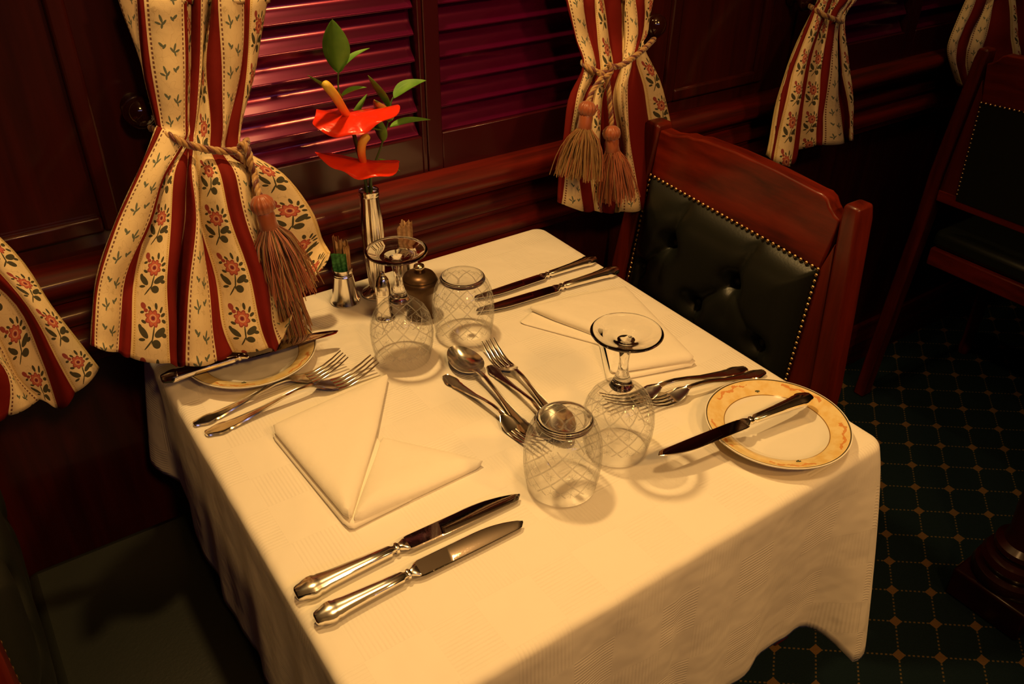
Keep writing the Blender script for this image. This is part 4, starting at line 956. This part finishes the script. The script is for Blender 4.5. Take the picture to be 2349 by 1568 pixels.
# ------------------------------------------------------------------ chairs (origin on the floor under the middle of the back, facing -x)
def chair(label):
    X = .965; K = X/1.04; O = Vector((X, .872*K, 0)); t = thing('dining_chair', label, 'chair', O, group='leather dining chairs')
    ZR = lambda z: 1.37-(1.37-z)*K          # image-coordinate outline, scaled about the camera position to bring the chair nearer
    def YZ(y, z, x=0): return Vector((x, y*K-O.y, ZR(z)))
    TH = Vector((.026, 0, 0))
    # posts: slightly splayed towards the floor
    for s, (yi_t, yo_t, yi_b, yo_b) in (('near', (.660, .632, .640, .606)), ('far', (1.046, 1.083, 1.10, 1.14))):
        b = MB(); rings = []
        for z, u, f in ((.0, 1.15, .9), (.25, 1.1, 1), (.46, 1.02, 1), (.56, .95, 1), (.70, .5, 1), (.845, .02, 1), (.862, 0, .94), (.868, 0, .80)):
            yi = yi_t+(yi_b-yi_t)*u; yo = yo_t+(yo_b-yo_t)*u; ym = (yi+yo)/2; hw = (yo-yi)/2*f; x0_, x1_ = -.004, .034
            if z > .85: x0_ += .004*(1-f)*5*.5; x1_ -= .004
            lean = .05*max(0, (.46-z)/.46)
            q4 = [YZ(ym-hw, z, x0_+lean), YZ(ym+hw, z, x0_+lean), YZ(ym+hw, z, x1_+lean), YZ(ym-hw, z, x1_+lean)]
            if z < .5:
                for q in q4: q.z = z*ZR(.5)/.5
            rings.append(q4)
        b.loft(rings); b.build('back_post', MAH_P, t, smooth=30, bevel=.004)
    # top rail, outline measured on the photograph: raised middle with scooped shoulders
    top = [(.661,.838),(.672,.842),(.683,.851),(.690,.861),(.700,.866),(.712,.866),(.79,.872),(.873,.8745),(.945,.8725),(.965,.868),(.982,.868),(1.000,.862),(1.020,.858),(1.046,.859)]
    bot = [(1.058,.772),(.98,.766),(.87,.760),(.77,.756),(.675,.750)]
    b = MB(); b.prism([YZ(y, z) for y, z in top+bot], TH); b.build('top_rail', MAH_C, t, smooth=30, bevel=.003)
    # side strips and lower rail of the padded frame
    b = MB(); b.prism([YZ(y, z, .001) for y, z in ((.661,.80),(.676,.752),(.688,.56),(.69,.50),(.640,.50),(.642,.56))], TH*.9); b.build('frame_side', MAH_P, t, smooth=30, bevel=.002)
    b = MB(); b.prism([YZ(y, z, .001) for y, z in ((1.046,.80),(1.058,.772),(1.088,.56),(1.09,.50),(1.10,.50),(1.09,.56))], TH*.9); b.build('frame_side', MAH_P, t, smooth=30, bevel=.002)
    b = MB(); b.box((0, .640*K-O.y, ZR(.492)), (.026, 1.10*K-O.y, ZR(.522))); b.build('lower_rail', MAH_C, t, smooth=30, bevel=.003)
    # tufted leather panel
    bt = [(.974,.672),(.822,.662),(1.048,.590),(.900,.583),(.750,.578)]
    def lim(z): u = (z-.52)/(.765-.52); return .690+(.676-.690)*u, 1.090+(1.058-1.090)*u
    def seg(py, pz_, a, c_):
        ax, az = a; bx, bz = c_; L2 = (bx-ax)**2+(bz-az)**2; u = max(0, min(1, ((py-ax)*(bx-ax)+(pz_-az)*(bz-az))/L2)); return math.hypot(py-ax-u*(bx-ax), pz_-az-u*(bz-az))
    pl = [(bt[0], (.948,.768)), (bt[1], (.786,.762)), (bt[0], bt[2]), (bt[1], bt[3]), (bt[0], (.985,.60)), (bt[3], (.90,.52)), (bt[1], (.822,.60)), (bt[2], (1.05,.52)), (bt[4], (.75,.52)), (bt[0], (1.0, .64)), (bt[1], bt[4])]
    soft = {4: .35, 6: .35, 9: .3, 10: .55}
    def hgt(y, z):
        y0, y1 = lim(z); z0, z1 = .52, .772-.022*(1-(y-.676)/(1.058-.676))
        e = min(y-y0, y1-y, z-z0, z1-z); e = max(0, e); h_ = .030*(1-math.exp(-(e/.022)))
        for by, bz in bt: h_ -= .022*math.exp(-((y-by)**2+(z-bz)**2)/(.019**2))
        for i, (a, c_) in enumerate(pl): h_ -= .0105*soft.get(i, 1)*math.exp(-seg(y, z, a, c_)/.0100)*min(1, e/.02)
        return h_
    ny, nz = 110, 72
    for side in (-1, 1):
        b = MB(); vs = []
        for i in range(nz+1):
            for j in range(ny+1):
                u = i/nz; z = .512+u*(.772-.512); y0, y1 = lim(z); zt_ = .772-.022*(1-j/ny); z = .512+u*(zt_-.512); y = y0+(y1-y0)*j/ny
                h_ = hgt(y, z) if side < 0 else .004
                vs.append(YZ(y, z, .004-h_ if side < 0 else .024+h_))
        fs = [(i*(ny+1)+j, i*(ny+1)+j+1, (i+1)*(ny+1)+j+1, (i+1)*(ny+1)+j) for i in range(nz) for j in range(ny)]
        b.add(vs, fs); b.build('back_pad' if side < 0 else 'rear_panel', LEATHER, t, smooth=80)
    for y, z in bt:
        b = MB(); b.lathe([(.0001,.003),(.004,.002),(.006,0),(.0001,-.001)], YZ(y, z, -.001), n=14, M=Matrix.Rotation(-PI/2, 4, 'Y')); b.build('button', LEATHER, t, smooth=60)
    # brass nails
    def nails(x, sgn):
        b = MB(); P = []
        n = 34
        for i in range(n+1): u = i/n; y = .677+u*(1.057-.677); P.append((y, .7515+.021*u))
        for yb, yt in ((.6895, .677), (1.0885, 1.057)):
            for i in range(1, 22): u = i/22; P.append((yt+(yb-yt)*u, (.7515 if yt < .8 else .7725)-u*.235))
        for y, z in P: b.lathe([(.0001,.0028),(.0018,.0024),(.0030,.0012),(.0034,0),(.0001,0)], YZ(y, z, x), n=10, M=Matrix.Rotation(sgn*PI/2, 4, 'Y'))
        o = b.build('nail_trim', BRASS, t, smooth=60); o['kind'] = 'stuff'
    nails(-.001, -1); nails(.0275, 1)
    # seat, aprons and front legs
    b = MB(); b.box((-.38, .645*K-O.y, .43), (-.005, 1.10*K-O.y, .475)); b.build('seat', LEATHER, t, smooth=30, bevel=.014)
    b = MB(); b.box((-.375, .650*K-O.y, .385), (.0, 1.095*K-O.y, .43)); b.build('seat_frame', MAH_C, t, smooth=30, bevel=.004)
    for y in (.662, 1.083):
        b = MB(); b.lathe([(.014,0),(.018,.02),(.015,.05),(.019,.20),(.022,.33),(.021,.385)], (-.35, y*K-O.y, 0), n=20); b.build('front_leg', MAH_P, t, smooth=50)
    b = MB()
    for i in range(40):
        u = i/39
        for x, y in ((-.38, .655+u*.435),): b.lathe([(.0001,.0028),(.0030,.0012),(.0034,0),(.0001,0)], Vector((x, y*K-O.y, .437)), n=10, M=Matrix.Rotation(-PI/2, 4, 'Y'))
    o = b.build('seat_nails', BRASS, t, smooth=60); o['kind'] = 'stuff'
    return t
ch = chair('mahogany dining chair with tufted dark green leather back, drawn up on the right')
c2 = copy_tree(ch); c2.location = (-.09, .80, 0); c2.rotation_euler = (0, 0, PI); c2['label'] = 'dark leather chair in the shadow at the lower left of the table'
c3 = copy_tree(ch); c3.location = (1.90, .745, 0); c3.rotation_euler = (0, 0, PI); c3['label'] = 'dark leather chair in shadow at the right edge, seen from behind'

# turned post by the aisle
t = thing('turned_post', 'turned mahogany post standing on the carpet at the lower right edge', 'post', (1.475, .385, 0))
b = MB(); b.box((-.075,-.075,0),(.075,.075,.07)); b.build('plinth', MAH_D, t, bevel=.006)
b = MB(); b.lathe([(.070,.07),(.074,.082),(.070,.095),(.058,.100),(.060,.108),(.066,.118),(.060,.130),(.048,.135),(.047,.142),(.053,.150),(.052,.160),(.040,.168),(.036,.185),(.040,.24),(.042,.34),(.036,.55),(.030,.80),(.036,.86),(.036,.88)], n=48); b.build('shaft', MAH_D, t, smooth=40)
b = MB(); b.lathe([(.0001,.88),(.034,.88),(.046,.90),(.048,.925),(.036,.95),(.0001,.962)], n=32); b.build('finial', MAH_D, t, smooth=60)
bpy.context.view_layer.update()
